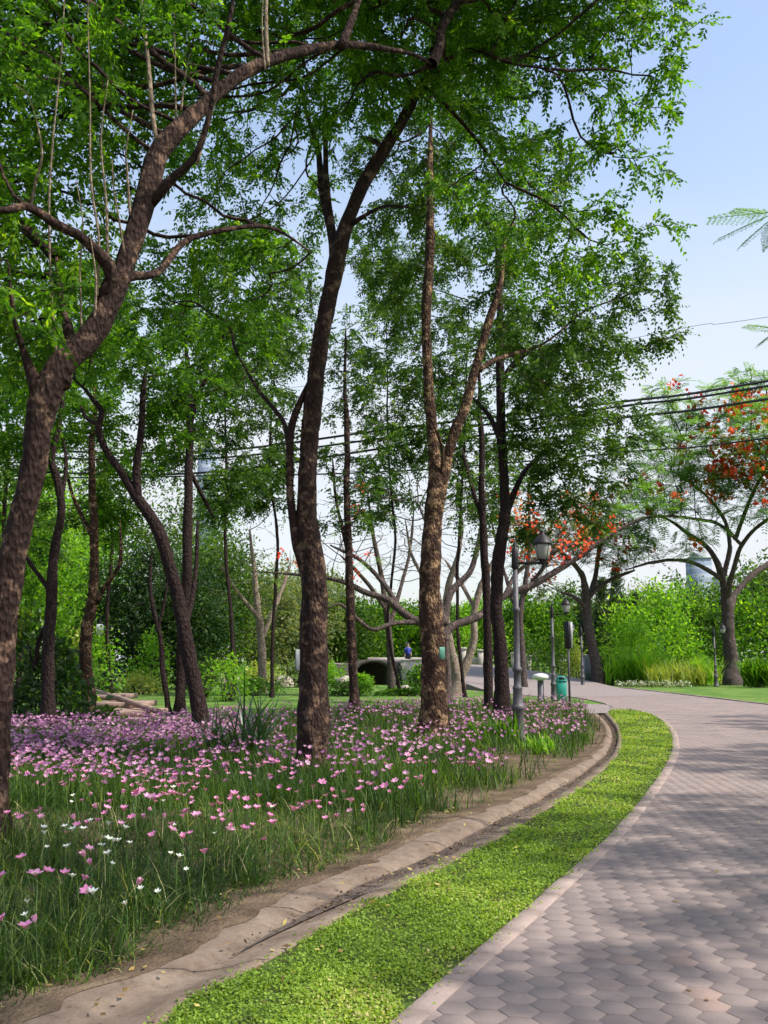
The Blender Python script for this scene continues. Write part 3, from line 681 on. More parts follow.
mbs.build('upright_shoots', M['shoot'], A_root, smooth=True)

B_root, _ = make_tree('tree', 'tall thick-trunked tree standing in the middle of the flower bed with a grey plaque',
    [[(311, 772, 31.0), (312, 720, 30.1), (312, 660, 29.2), (314, 600, 27.5), (312, 560, 24.9), (308, 520, 20.6), (307, 480, 18.9), (311, 430, 18.9), (318, 370, 18.1), (326, 320, 17.2), (336, 270, 17.2), (344, 235, 16.3), (362, 190, 14.6), (385, 150, 12.9), (405, 115, 11.2), (420, 88, 9.5), (432, 55, 8.6), (436, 10, 7.7), (440, -60, 6.0)],
     [(313, 588, 15.0), (303, 560, 14.0), (296, 538, 11.2), (291, 505, 8.6), (290, 470, 7.7), (291, 430, 7.7), (300, 402, 7.7), (312, 375, 6.9)],
     [(290, 450, 6.9), (284, 425, 5.2, .3), (270, 405, 4.3, .8), (255, 385, 3.4, 1.2), (235, 350, 2.6, 1.6)],
     [(336, 270, 12.0), (330, 225, 8.6, .3), (322, 190, 6.9, .5), (318, 150, 6.0, .7), (305, 110, 4.3, .8), (296, 70, 3.4, 1)],
     [(334, 250, 8.6, .1), (328, 205, 7.7, .3), (326, 160, 6.0, .4), (325, 90, 4.3, .5)],
     [(350, 225, 6.9), (375, 210, 3.4, -.5), (390, 206, 3.4, -1), (410, 208, 2.6, -1.4)],
     [(385, 150, 7.7), (372, 140, 5.2, .2), (358, 136, 3.4, .5)],
     [(432, 60, 7.7), (440, 30, 6.9, .3), (458, -10, 6.0, .8), (475, -60, 4.3, 1)],
     [(425, 80, 6.9), (445, 62, 6.0, -.4), (475, 50, 4.3, -.9), (510, 62, 3.4, -1.4), (560, 70, 2.6, -2)],
     [(415, 95, 6.0), (400, 70, 5.2, .3), (385, 40, 4.3, .6), (372, 0, 3.4, 1)],
     [(420, 85, 5.2), (450, 110, 4.3, .3), (480, 145, 3.4, .6), (510, 190, 2.6, .9)]],
    14.5, [(470, 60, 15.8, 55), (540, 40, 13.6, 65), (610, 40, 13.1, 62), (665, 35, 13.1, 48), (620, 120, 13.6, 58), (560, 130, 14.1, 60), (480, 140, 16.3, 50), (625, 190, 14.1, 42), (575, 215, 14.6, 50), (510, 215, 16.8, 50), (640, 235, 14.6, 30), (380, 90, 17.3, 55), (330, 60, 17.8, 55), (280, 130, 17.8, 60), (230, 190, 17.8, 60), (300, 210, 18.3, 40), (200, 120, 18.3, 60), (450, -60, 15.8, 110), (600, -70, 13.6, 110), (310, -50, 16.8, 100), (230, 310, 17.8, 45), (600, 260, 15.1, 40), (440, 200, 17.8, 40), (660, 100, 13.6, 30), (170, 280, 18.3, 50), (540, 280, 15.6, 40)],
    dens=.75, tip=.008, step=.30, kill=.48, leafn=5, L=.32, ll=.088, lw=.022, pairs=5, seed_from=.7, sides=20)

C_root, _ = make_tree('tree', 'forked tree with warm flaking bark and a small green plaque on its trunk',
    [[(435, 740, 31.3), (434, 700, 27.6), (433, 650, 24.8), (430, 600, 22.1), (430, 560, 20.2), (433, 520, 18.4), (437, 490, 17.5), (434, 450, 12.0), (430, 400, 11.0), (427, 350, 10.1), (427, 300, 10.1), (430, 255, 10.1), (430, 200, 9.2), (431, 140, 7.4), (432, 90, 5.5)],
     [(438, 505, 12.9), (446, 465, 11.0), (456, 430, 11.0), (466, 405, 10.1), (474, 375, 9.2), (483, 345, 8.3), (490, 318, 8.3), (498, 293, 7.4), (503, 260, 5.5), (506, 220, 4.6)],
     [(478, 370, 6.4), (495, 360, 5.5, .3), (512, 355, 4.6, .8), (530, 350, 3.7, 1.2)],
     [(440, 480, 5.5), (443, 450, 3.7, -.3), (432, 420, 2.8, -.6)]],
    20.5, [(500, 250, 21.5, 42), (560, 300, 21.5, 40), (430, 120, 22.5, 50), (400, 220, 23.0, 40), (460, 190, 22.5, 40), (540, 230, 22.0, 40), (385, 290, 22.5, 30), (620, 280, 21.5, 38), (660, 290, 21.5, 28), (560, 370, 22.0, 38), (500, 330, 22.5, 32), (600, 340, 21.5, 36), (670, 325, 21.5, 22), (460, 310, 23.5, 22), (380, 150, 23.5, 40), (540, 170, 22.5, 40), (470, 60, 23.5, 60), (580, 420, 21.5, 30)],
    bark='bark_warm', leaf='leaf_mid', dens=.8, step=.36, kill=.6, leafn=8, L=.34, ll=.10, lw=.025, pairs=4, seed_from=.55, sides=18, tip=.008, leaf_r=.016)

make_tree('tree', 'slender straight tree between the two thick trunks behind the flowers',
    [[(355, 713, 10), (353, 670, 9), (351, 620, 9), (349, 560, 8), (347, 500, 7), (347, 440, 6), (345, 390, 5), (346, 330, 4)], [(349, 560, 5), (343, 530, 4, .3), (336, 500, 3, .6), (333, 460, 3, .8)]],
    31, [(345, 330, 31, 32), (370, 380, 31, 24), (320, 400, 31, 24), (335, 465, 31, 24, .6), (370, 480, 31, 24, .5), (400, 440, 31, 24, .5), (350, 520, 31, 18, .4), (350, 440, 31, 20), (385, 430, 31, 20), (320, 330, 32, 26), (380, 310, 32, 26)], bark='bark', leaf='leaf_mid', dens=.35, step=.5, kill=.9, leafn=5, L=.4, ll=.13, lw=.03, pairs=3, tip=.010, leaf_r=.02, sides=10)
make_tree('tree', 'dark twin trunk standing right behind the near street lamp',
    [[(502, 719, 17), (502, 680, 15), (499, 640, 13), (496, 600, 12), (498, 560, 12), (504, 520, 11), (504, 480, 10), (501, 430, 10), (500, 380, 9), (500, 320, 8), (498, 270, 6), (496, 220, 5)],
     [(504, 520, 7), (515, 490, 6, .3), (530, 465, 4, .8), (548, 450, 3, 1.2)], [(500, 385, 7), (515, 362, 6, .3), (530, 352, 5, .6), (535, 365, 4, 1)], [(500, 440, 6), (488, 415, 5, .5), (470, 395, 3, 1)]],
    27, [(520, 300, 27, 34), (560, 400, 26, 32), (600, 440, 26, 28), (540, 460, 27, 26), (560, 500, 27, 22), (590, 520, 27, 22, .6), (620, 470, 27, 24, .6), (530, 530, 27, 20, .4), (650, 440, 27, 18, .6), (610, 390, 26, 26), (640, 410, 26, 16), (480, 400, 28, 22), (520, 380, 27, 28), (590, 480, 27, 20), (560, 340, 27, 34), (500, 230, 28, 36), (545, 540, 27, 12), (600, 350, 27, 30), (625, 360, 26.5, 24)],
    bark='bark_dark', leaf='leaf_mid', dens=.5, step=.42, kill=.75, leafn=8, L=.4, ll=.12, lw=.03, pairs=4, tip=.009, leaf_r=.02, sides=12)
make_tree('tree', 'thin dark tree touching the left side of the twin trunk behind the lamp',
    [[(489, 702, 10), (488, 650, 9), (487, 600, 8), (484, 550, 8), (482, 500, 7), (482, 450, 6), (480, 400, 5), (478, 350, 4)], [(483, 520, 5), (470, 480, 4, .5), (462, 450, 3, 1)]],
    31, [(470, 420, 31, 22), (450, 470, 31, 18), (500, 470, 32, 18), (470, 350, 32, 28), (440, 400, 32, 22), (510, 520, 32, 20, .6), (410, 480, 32, 24, .5), (470, 540, 32, 20, .4), (450, 510, 32, 22, .5), (530, 480, 32, 26, .5), (430, 440, 32, 24, .5)], bark='bark_dark', leaf='leaf_mid', dens=.3, step=.5, kill=.9, leafn=5, L=.4, ll=.13, lw=.03, pairs=3, tip=.010, leaf_r=.02, sides=10)
# left group
make_tree('tree', 'dark leaning tree forking low with a crooked branch to the upper left',
    [[(203, 740, 16), (198, 700, 15), (189, 660, 14), (182, 620, 14), (176, 590, 13), (168, 560, 13), (158, 530, 12), (146, 508, 11), (134, 493, 9), (118, 470, 8), (104, 448, 7), (98, 428, 7), (102, 412, 6), (92, 398, 6), (84, 388, 5), (70, 376, 4)],
     [(138, 497, 9), (137, 470, 8), (140, 440, 7), (143, 400, 6), (148, 360, 4)], [(100, 425, 5), (86, 418, 4, .3), (80, 405, 3, .5)], [(184, 630, 6), (192, 600, 5, .4), (196, 560, 4, .7), (198, 520, 4, .9)]],
    20.5, [(145, 370, 20.5, 38), (100, 340, 20.5, 36), (180, 330, 21, 36), (130, 420, 21, 28), (60, 360, 21, 30), (200, 380, 21, 30), (240, 340, 21.5, 32), (100, 290, 21, 38), (180, 430, 21.5, 22), (30, 420, 21.5, 26), (40, 300, 21, 40)],
    bark='bark_dark', leaf='leaf', dens=1.05, step=.36, kill=.6, leafn=8, L=.34, ll=.10, lw=.026, pairs=4, tip=.008, leaf_r=.016, sides=14)
make_tree('tree', 'dark straight tree rising behind the leaning forked one',
    [[(180, 714, 11), (181, 670, 10), (184, 620, 10), (187, 570, 10), (188, 520, 10), (189, 470, 9), (190, 430, 8), (190, 390, 7), (186, 350, 5), (180, 310, 4)], [(190, 420, 6), (200, 390, 5, .5), (215, 365, 4, 1)], [(189, 470, 5), (215, 520, 3, .6)], [(190, 400, 5), (230, 385, 4, .6), (255, 370, 3, 1)]],
    30, [(190, 340, 30, 34), (230, 370, 30, 30), (240, 430, 31, 24), (150, 400, 31, 26), (260, 330, 31, 32), (210, 290, 31, 36), (150, 450, 31, 22), (270, 400, 31, 22), (255, 470, 31, 18), (220, 480, 31, 16)], bark='bark_dark', leaf='leaf_mid', dens=.38, step=.46, kill=.8, leafn=8, L=.42, ll=.13, lw=.032, pairs=4, tip=.010, leaf_r=.02, sides=12)
make_tree('tree', 'very thin dark sapling left of the pair of dark trunks',
    [[(169, 716, 6), (165, 680, 6), (161, 640, 5), (154, 610, 5), (150, 580, 4), (152, 550, 3)], [(158, 630, 3), (166, 590, 2.5), (168, 560, 2)]],
    30, [(150, 540, 30, 18), (120, 560, 30, 14), (170, 530, 30.5, 14)], bark='bark_dark', leaf='leaf_mid', dens=.5, step=.4, kill=.7, leafn=4, L=.36, ll=.11, lw=.026, pairs=3, tip=.008, leaf_r=.02, sides=8)
make_tree('tree', 'sunlit brown tree with a side branch beside the stone steps',
    [[(90, 722, 15), (89, 690, 13), (86, 660, 12), (88, 625, 12), (93, 595, 10), (95, 560, 9), (95, 520, 8), (92, 480, 7), (92, 440, 6), (96, 400, 5), (90, 350, 4)], [(97, 602, 6), (104, 588, 5, -.2), (112, 577, 5, -.4), (120, 560, 4, -.5), (120, 520, 3, -.5)], [(94, 540, 5), (75, 500, 4, .4), (64, 460, 3, .7)]],
    26, [(92, 400, 26, 34), (60, 420, 26, 30), (130, 460, 26.5, 26), (100, 500, 26.5, 20), (50, 480, 26.5, 24), (120, 520, 27, 18), (130, 350, 27, 34), (60, 340, 27, 36)], bark='bark_warm', leaf='leaf', dens=.5, step=.42, kill=.7, leafn=8, L=.38, ll=.115, lw=.03, pairs=4, tip=.009, leaf_r=.018, sides=12)
make_tree('tree', 'dark crooked tree rising through broad-leaved shrubs near the left edge',
    [[(50, 728, 15), (48, 690, 13), (48, 650, 12), (51, 610, 11), (52, 570, 10), (57, 540, 9), (62, 510, 8), (58, 480, 8), (52, 460, 7), (58, 430, 6), (62, 400, 6), (62, 340, 5)], [(60, 505, 5), (66, 470, 4, .3), (64, 440, 3, .5)], [(50, 620, 6), (40, 640, 5, .4), (36, 670, 4, .6), (28, 640, 3, .9)], [(50, 590, 5), (28, 560, 4, .4), (8, 530, 3, .8)]],
    23, [(40, 420, 23, 36), (10, 470, 23, 34), (60, 350, 23.5, 36), (10, 380, 23, 36), (20, 540, 23.5, 28), (-20, 440, 23, 40), (5, 590, 23.5, 22)], bark='bark_dark', leaf='leaf', dens=.6, step=.38, kill=.65, leafn=8, L=.36, ll=.11, lw=.028, pairs=4, tip=.009, leaf_r=.017, sides=12)
# spreading, nearly bare trees in the middle distance
make_tree('flame_tree', 'dark spreading tree with long nearly bare horizontal limbs and orange blossom',
    [[(444, 700, 16), (444, 670, 14), (441, 640, 13), (436, 620, 9), (420, 622, 8), (402, 612, 8), (388, 600, 7), (366, 593, 6), (345, 582, 5), (325, 578, 4), (290, 574, 4), (262, 572, 3)],
     [(442, 640, 12), (452, 626, 8, .3), (478, 616, 8, .8), (505, 596, 7, 1.2), (530, 586, 7, 1.4), (550, 575, 6, 1.6), (580, 556, 5, 1.9), (610, 535, 4, 2.3), (640, 518, 3, 2.6)],
     [(418, 622, 6), (393, 624, 5, -.4), (373, 630, 4, -.8), (356, 618, 4, -1), (340, 604, 3, -1.3), (328, 608, 2, -1.6)],
     [(443, 640, 9), (446, 610, 8, .3), (452, 590, 7, .6), (470, 572, 6, .9), (478, 545, 5, 1.2), (482, 515, 4, 1.5)],
     [(444, 625, 8), (436, 590, 7, .5), (428, 565, 6, .9), (432, 540, 5, 1.3), (420, 510, 4, 1.6)],
     [(400, 611, 6), (385, 585, 5, .6), (360, 560, 4, 1.2), (330, 545, 3, 1.8)],
     [(505, 596, 5, 1.2), (520, 570, 4, 2), (560, 548, 4, 2.6), (600, 540, 3, 3)]],
    38, [(300, 560, 38, 22, .7), (350, 550, 38, 22, .7), (400, 540, 39, 26, .7), (450, 520, 39, 26, .7), (500, 540, 39, 24, .7), (550, 540, 39, 22), (590, 545, 39, 18), (620, 525, 39, 16), (380, 500, 40, 22, .6), (300, 610, 37, 12), (430, 480, 40, 24, .5), (260, 575, 38, 14), (480, 490, 40, 22, .5), (520, 500, 40, 20, .5)],
    bark='bark_grey', leaf='leaf_flame', dens=.95, step=.30, kill=.45, leafn=3, L=.5, mode='frond', tip=.012, leaf_r=.022, leafprob=.10, seed_z=1.2, wig=.34, seed_from=.3,
    flowers=(.2, 9, .17, lambda p: (p[:, 0] > 4.5) | ((p[:, 0] < -.5) & (rng.random(len(p)) < .25))), sides=12, flare=.6)
make_tree('pale_tree', 'pale smooth-barked bare tree with upright twin stems behind the forked tree',
    [[(457, 700, 18), (458, 682, 15), (455, 665, 9), (449, 640, 8), (446, 610, 7), (450, 580, 6), (458, 555, 5), (462, 525, 4), (458, 495, 3)],
     [(459, 680, 9), (468, 660, 8), (474, 640, 7), (474, 615, 7), (480, 590, 6), (490, 568, 5), (500, 545, 4), (505, 510, 3)],
     [(449, 630, 5), (436, 605, 4, .6), (425, 580, 4, 1.2), (412, 555, 3, 1.8), (405, 520, 2.5, 2.2)], [(476, 610, 4), (462, 585, 4, .6), (445, 560, 3, 1.2)]],
    45, [(420, 540, 45, 28), (460, 510, 45, 28), (500, 530, 45, 26), (440, 570, 46, 24), (480, 570, 46, 20), (390, 570, 46, 22), (520, 560, 45, 18), (450, 470, 46, 26)],
    bark='bark_pale', dens=.95, step=.30, kill=.45, bare=True, tip=.010, seed_z=1.5, wig=.3, sides=12, flare=.4)
make_tree('pale_tree', 'bare brown twiggy tree left of the forked tree above the bridge arch',
    [[(392, 690, 8), (390, 650, 7), (386, 610, 6), (380, 570, 5), (372, 530, 4), (368, 490, 3)], [(388, 630, 5), (400, 590, 4, 1), (410, 550, 3, 2), (414, 510, 2.5, 2)], [(386, 610, 4), (365, 580, 4, -1), (340, 555, 3, -2)]],
    52, [(370, 510, 52, 26), (340, 545, 52, 24), (405, 500, 52, 26), (400, 550, 53, 22), (350, 480, 53, 22), (320, 520, 52, 22), (390, 460, 53, 22)], bark='bark_grey', dens=.75, step=.34, kill=.5, bare=True, tip=.011, seed_z=1.5, wig=.3, sides=10, flare=.4)
make_tree('pale_tree', 'bare brown twiggy tree seen between the twin trunk and the street lamp',
    [[(524, 688, 8), (522, 650, 7), (520, 615, 6), (526, 580, 5), (530, 540, 4), (528, 500, 3)], [(521, 620, 5), (508, 585, 4, 1), (498, 550, 3, 2), (490, 515, 2.5, 2)], [(524, 595, 4), (545, 565, 4, -1), (566, 540, 3, -2)]],
    56, [(530, 500, 56, 26), (500, 520, 56, 26), (560, 520, 56, 24), (545, 560, 56, 22), (515, 470, 57, 24), (480, 540, 57, 20), (580, 500, 57, 20)], bark='bark_grey', dens=.75, step=.34, kill=.5, bare=True, tip=.011, seed_z=1.5, wig=.3, sides=10, flare=.4)
make_tree('pale_tree', 'dusty half-bare tree between the dark trunks and the thick central trunk',
    [[(262, 690, 9), (262, 650, 8), (258, 610, 7), (254, 570, 5), (250, 530, 4)], [(261, 640, 5), (278, 600, 4, 1), (290, 565, 3, 2)], [(260, 620, 5), (236, 590, 4, -1), (220, 565, 3, -2)]],
    50, [(250, 540, 50, 28), (280, 560, 50, 24), (225, 560, 50, 24), (255, 590, 49, 24), (285, 600, 49, 18), (220, 600, 49, 18), (270, 515, 50, 20)], bark='bark_pale', leaf='leaf_dusty', dens=.10, step=.5, kill=.9, leafn=2, L=.4, ll=.12, lw=.03, pairs=3, leafprob=.4, tip=.013, leaf_r=.022, seed_z=1.5, wig=.3, sides=10, flare=.4)
# flame trees by the right-hand lawn
K1, _ = make_tree('flame_tree', 'flat-topped flame tree with orange-red blossom on the right lawn beside a small lamp',
    [[(731, 678, 19.4), (731, 655, 13.2), (728, 630, 12.3), (727, 605, 12.3), (724, 585, 7.9), (718, 565, 6.5), (708, 548, 5.0, 1), (690, 535, 4.3, 2), (668, 520, 3.6, 3), (640, 512, 2.9, 4)],
     [(729, 612, 9.7), (735, 595, 6.5, 1), (752, 575, 5.8, 2), (772, 562, 5.8, 3), (800, 545, 4.3, 4)], [(727, 600, 7.9), (732, 575, 5.0, -1), (742, 545, 4.3, -2), (760, 525, 3.6, -3), (790, 505, 2.9, -4)],
     [(722, 580, 5.0), (700, 566, 4.3, -1), (680, 560, 3.6, -2), (650, 563, 2.9, -3), (625, 570, 2.2, -4)], [(724, 575, 5.0), (730, 545, 4.3, 1), (722, 515, 3.6, 2), (700, 490, 2.9, 2), (670, 470, 2.2, 3)], [(742, 545, 3.6, -2), (720, 525, 3.6, -3), (690, 518, 2.9, -4), (650, 517, 2.9, -5), (620, 530, 2.2, -6)],
     [(735, 540, 4.3, -1), (750, 500, 3.6, -2), (770, 460, 2.9, -3)]],
    66, [(640, 505, 62, 24), (680, 480, 64, 30), (720, 460, 64, 34), (765, 450, 62, 36), (700, 520, 62, 26), (750, 500, 62, 30), (660, 440, 66, 26), (690, 420, 67, 26), (740, 400, 66, 32), (640, 540, 62, 16), (790, 480, 62, 34), (772, 430, 64, 34), (620, 480, 66, 20), (768, 385, 66, 22), (800, 440, 64, 34), (620, 520, 60, 20), (665, 505, 60, 20), (620, 560, 62, 14),  (670, 400, 66, 22), (650, 470, 64, 24), (700, 450, 64, 26), (640, 520, 62, 22), (690, 545, 62, 16), (740, 430, 62, 30)],
    bark='bark_grey', leaf='leaf_flame', dens=.075, step=.6, kill=.85, leafn=6, L=.95, mode='frond', tip=.018, leaf_r=.045, seed_z=3.5, wig=.3, seed_from=.5,
    flowers=(.5, 13, .32, lambda p: ((p[:, 0] > 21.0) & (p[:, 2] < 19.5) & (p[:, 2] > 11) & (np.sin(p[:, 0] * 1.6) * np.sin(p[:, 2] * 1.7) > -.2)) | (rng.random(len(p)) < .07)), sides=12)
make_tree('flame_tree', 'leaning flame tree with red blossom in front of the dark cypress screen',
    [[(598, 676, 13), (594, 655, 10), (590, 635, 9), (587, 615, 9), (586, 595, 8), (582, 575, 6), (570, 560, 5, -2), (555, 548, 4, -3), (535, 540, 3, -4)], [(587, 610, 6), (576, 598, 4, -1), (560, 592, 3, -2)], [(588, 600, 6), (596, 575, 5, 1), (600, 545, 4, 2), (615, 520, 3, 2)], [(590, 595, 5), (610, 580, 4, 1), (635, 570, 3, 1)]],
    64, [(560, 540, 62, 26), (600, 530, 64, 26), (530, 560, 62, 20), (640, 545, 64, 20), (570, 510, 64, 22), (615, 560, 64, 14), (610, 495, 66, 20), (545, 590, 62, 12), (520, 530, 64, 20)],
    bark='bark_grey', leaf='leaf_dusty', dens=.14, step=.5, kill=.8, leafn=5, L=.9, mode='frond', tip=.017, leaf_r=.045, seed_z=2.5, wig=.3, seed_from=.5,
    flowers=(.45, 10, .27, lambda p: rng.random(len(p)) < .8), sides=10)

# trees outside the frame on the right: they shade the road, one holds a frond into view
def shade_tree(x, y, h, blobs, label, extra=None, leafn=6):
    leafn = leafn * 3; blobs = [(c, rad, int(n_ * 1.6)) for c, rad, n_ in blobs]
    root = empty('flame_tree', (x, y, 0), label, 'tree'); tm = MB()
    P = smooth_line([(x, y, -.1), (x + .1, y, h * .25), (x - .15, y + .1, h * .5), (x - .3, y, h * .72)], 8); tm.tube(P, np.linspace(.30, .17, len(P)), 14, .05)
    seeds = P[-8:].copy(); tm.build('trunk', M['bark_grey'], root, smooth=True)
    A = np.concatenate([np.array(c) + rdir(n_) * (rng.random(n_) ** .45)[:, None] * np.array(rad) for c, rad, n_ in blobs])
    pos, par = grow(seeds, A, .4, .6, wig=.25); ns = len(seeds); r = radii_of(pos, par, ns, .009, cap=.14)
    bm_ = MB(); wood(bm_, pos, par, r, ns); bm_.build('branches', M['bark_grey'], root, smooth=True)
    i = np.arange(ns, len(pos)); i = i[r[i] < .022]; D0 = unit(pos[i] - pos[par[i]]); lm_ = MB()
    for k in range(leafn): fronds(lm_, pos[i], unit(D0 * .5 + rng.normal(0, .7, D0.shape) * np.array([1, 1, .35])), .55)
    lm_.build('crown', M['leaf_flame'], root)
    if extra: extra(root, pos)
    return root
def near_frond(root, pos):
    # a bough with real bipinnate leaves reaching in at the upper right
    Dp = 9.5; tip = W(766, 214, Dp); j = np.linalg.norm(pos - tip, axis=1).argmin(); m = MB()
    P = smooth_line([pos[j], pos[j] * .4 + tip * .6 + np.array([0, 0, .25]), tip + np.array([.12, 0, .02])], 8); m.tube(P, np.linspace(.035, .012, len(P)), 6, .03); m.build('bough', M['bark_grey'], root)
    lm = MB()
    for (a, b, c, d) in [(772, 212, 710, 216), (768, 216, 718, 236), (770, 220, 742, 242), (764, 214, 735, 206), (775, 216, 768, 244), (780, 330, 748, 322), (785, 325, 760, 340)]:
        p0 = W(a, b, Dp + rng.uniform(-.1, .1)); p1 = W(c, d, Dp + rng.uniform(-.3, .2)); Dv = p1 - p0; L = np.linalg.norm(Dv); Dv /= L
        S = unit(np.cross(Dv, UP)); S = unit(S * .8 + np.array([0, 0, rng.uniform(-.3, .5)]))
        lm.tube([p0, p0 + Dv * L * .5 - UP * .01, p1 - UP * .03], [.005, .004, .002], 4)
        npn = 11; PB = []; PU = []; PW = []
        for k in range(npn):
            t = (k + .8) / npn; B = p0 + Dv * L * t - UP * .03 * t * t
            for s in (1, -1):
                u = unit(S * s * .8 + Dv * .6 - UP * .1); ln = .13 * (1 - .55 * abs(t - .4) / .6)
                for q in range(13):
                    tt = (q + 1) / 13; b_ = B + u * ln * tt - UP * .02 * tt
                    for s2 in (1, -1):
                        v = unit(np.cross(u, unit(np.cross(u, Dv) + .3 * rng.normal(size=3))) * s2 + u * .3)
                        PB.append(b_); PU.append(v * .017); PW.append(unit(np.cross(v, np.cross(u, Dv))) * .004)
        V, Q = quads(np.array(PB), np.array(PU), np.array(PW)); lm.add(V, [Q], rng.beta(2, 2, len(PB)))
    lm.build('feathery_leaves', M['leaf_flame'], root)
shade_tree(9.6, 6.5, 6.5, [((8.6, 7.0, 6.6), (2.6, 3.6, .8), 130), ((10.5, 4.5, 7.2), (3, 3, .8), 90), ((3.3, 3.6, 8.2), (1.6, 2.2, .5), 120), ((3.5, 5.8, 8.6), (1.3, 1.8, .5), 110), ((7.4, 2.2, 7.4), (2.4, 2.0, .6), 22)], 'flame tree just outside the right edge whose feathery tip hangs into the blue sky', near_frond, leafn=3)  # overhead lobes added out of view to shade bed corner and near road
shade_tree(14.8, 14.5, 7.5, [((14.4, 13.5, 8.0), (4.2, 4.5, .9), 200)], 'flame tree further along the right-hand lawn casting shade across the road', leafn=4)
shade_tree(20.5, 24, 8, [((19.4, 23.0, 8.2), (4.8, 5.5, 1.0), 200)], 'third flame tree of the row along the right-hand lawn', leafn=4)
shade_tree(11.5, -4, 7.5, [((11.0, -3.0, 7.8), (3.6, 3.8, .9), 150)], 'flame tree beside the road behind the viewpoint', leafn=4)
tag(bpy.data.objects['flame_tree'])

# further tall trees of the grove: thin trunks, small-leaved high crowns
def grove(name, label, px, Dd, wpx, topy, lean, blobs, bark='bark_dark', leaf='leaf_mid'):
    w1_, w2_, w3_ = rng.normal(0, 5, 3); pts = [(px, 660 + 1600 / Dd, wpx), (px + lean * .2 + w1_, 620, wpx * .85), (px + lean * .5 + w2_, 540, wpx * .75), (px + lean * .8 + w3_, 460, wpx * .62), (px + lean, topy, wpx * .4)]
    make_tree(name, label, [pts], Dd, blobs, bark=bark, leaf=leaf, dens=.36, step=.55, kill=.95, leafn=7, L=.5, ll=.15, lw=.04, pairs=4, tip=.012, leaf_r=.026, seed_from=.45, sides=9)
def ring(px, py, D, r, n, sx=1.0, sy=.8):
    return [(px + rng.uniform(-1, 1) * r * 1.6 * sx, py + rng.uniform(-1, 1) * r * 1.6 * sy, D + rng.uniform(-1.5, 1.5), r * rng.uniform(.5, .8)) for _ in range(n)]
grove('tree', 'thin grove tree just behind the near leaning trunk at the left edge', 16, 36, 6, 380, -10, ring(10, 400, 36, 45, 9) + ring(20, 510, 36, 34, 6, 1, 1))
grove('tree', 'thin grove tree left of the leaning forked tree', 112, 42, 4.5, 330, -6, ring(115, 310, 42, 42, 11) + ring(110, 480, 42, 34, 8, 1.4, 1))
grove('tree', 'thin grove tree seen between the dark trunks and the thick central trunk', 236, 42, 4.5, 340, -14, ring(235, 350, 42, 42, 9) + ring(230, 470, 42, 34, 8, 1.2, 1))
grove('tree', 'thin grove tree partly hidden by the left side of the thick central trunk', 272, 44, 4, 330, 6, ring(275, 300, 44, 42, 9) + ring(285, 480, 44, 28, 6, 1, 1))
grove('tree', 'thin grove tree between the slender tree and the forked tree', 400, 46, 3.5, 300, -14, ring(385, 340, 46, 42, 10, 1, 1.4) + ring(380, 480, 46, 30, 9, 1.4, 1))
grove('tree', 'thin grove tree behind the fork of the warm-barked tree', 465, 44, 4, 300, 4, ring(455, 350, 44, 42, 10, 1, 1.5) + ring(475, 480, 44, 30, 10, 1.6, 1))

# ------------------------------------------------------------------ background planting
def shrub(name, label, px, py, Dist, wpx, hpx, mat, size=.12, n=60, per=26, mode='leaf', group=None, cat='shrub', asp=.5, depth=.8, z0=0.0, stem=True, loc=None):
    """a shrub whose outline is wpx wide, hpx high, standing at (px,py)"""
    sc = Dist / F; w = wpx * sc / 2; h = hpx * sc; x = W(px, py, Dist)[0]
    root = empty(name, (x, Dist, z0), label, cat, group)
    th = rng.uniform(0, 2 * math.pi, n); u = rng.random(n) ** .5; zz = rng.random(n) ** .8
    lob = 1 + .22 * np.sin(th * 3 + rng.uniform(0, 6)) + .15 * np.sin(zz * 7 + rng.uniform(0, 6))
    rr = np.sqrt(np.maximum(.08, 1 - (zz * 1.0) ** 2.4)) * u * lob
    P = np.stack([x + w * rr * np.cos(th), Dist + w * depth * rr * np.sin(th), z0 + h * (.06 + .9 * zz)], 1); P[:, 2] += rng.normal(0, .05 * h, n); P[:, 2] = np.maximum(P[:, 2], z0 + .05)
    if stem:
        sm = MB()
        for k in range(min(n, 14)):
            a = np.array([x + rng.normal(0, w * .15), Dist + rng.normal(0, w * .1), z0 - .05]); mid = (a + P[k]) / 2 + rng.normal(0, .08 * h, 3) * np.array([1, 1, .3]); sm.tube([a, mid, P[k]], [.02 + .006 * h, .015, .008], 5)
        sm.build('stems', M['bark_grey'], root)
    lm = MB()
    if mode == 'leaf':
        dd = unit((P - np.array([x, Dist, z0 + h * .3])) + rng.normal(0, .2, P.shape)); clusters(lm, P, size, per, (w * 1.5 / math.sqrt(n) + .03, w * 1.2 / math.sqrt(n) + .03, h * .9 / math.sqrt(n) + .02), dirs=dd, asp=asp)
    else:
        q = np.repeat(P * np.array([1, 1, 0]) + np.array([0, 0, z0]), per // 4 + 1, 0) + rng.normal(0, .1, (n * (per // 4 + 1), 3)) * np.array([1, 1, 0]); N_ = len(q)
        BW = .16; q[:, 2] = z0 + rng.random(N_) * h * .45
        blades(lm, q, np.clip(rng.normal(h * .62, h * .14, N_), h * .2, None), size * BW, rng.uniform(.05, .6, N_), np.clip(rng.beta(2, 2, N_), 0, 1), droop=.7)
    lm.build('leaves', M[mat], root)
    return root
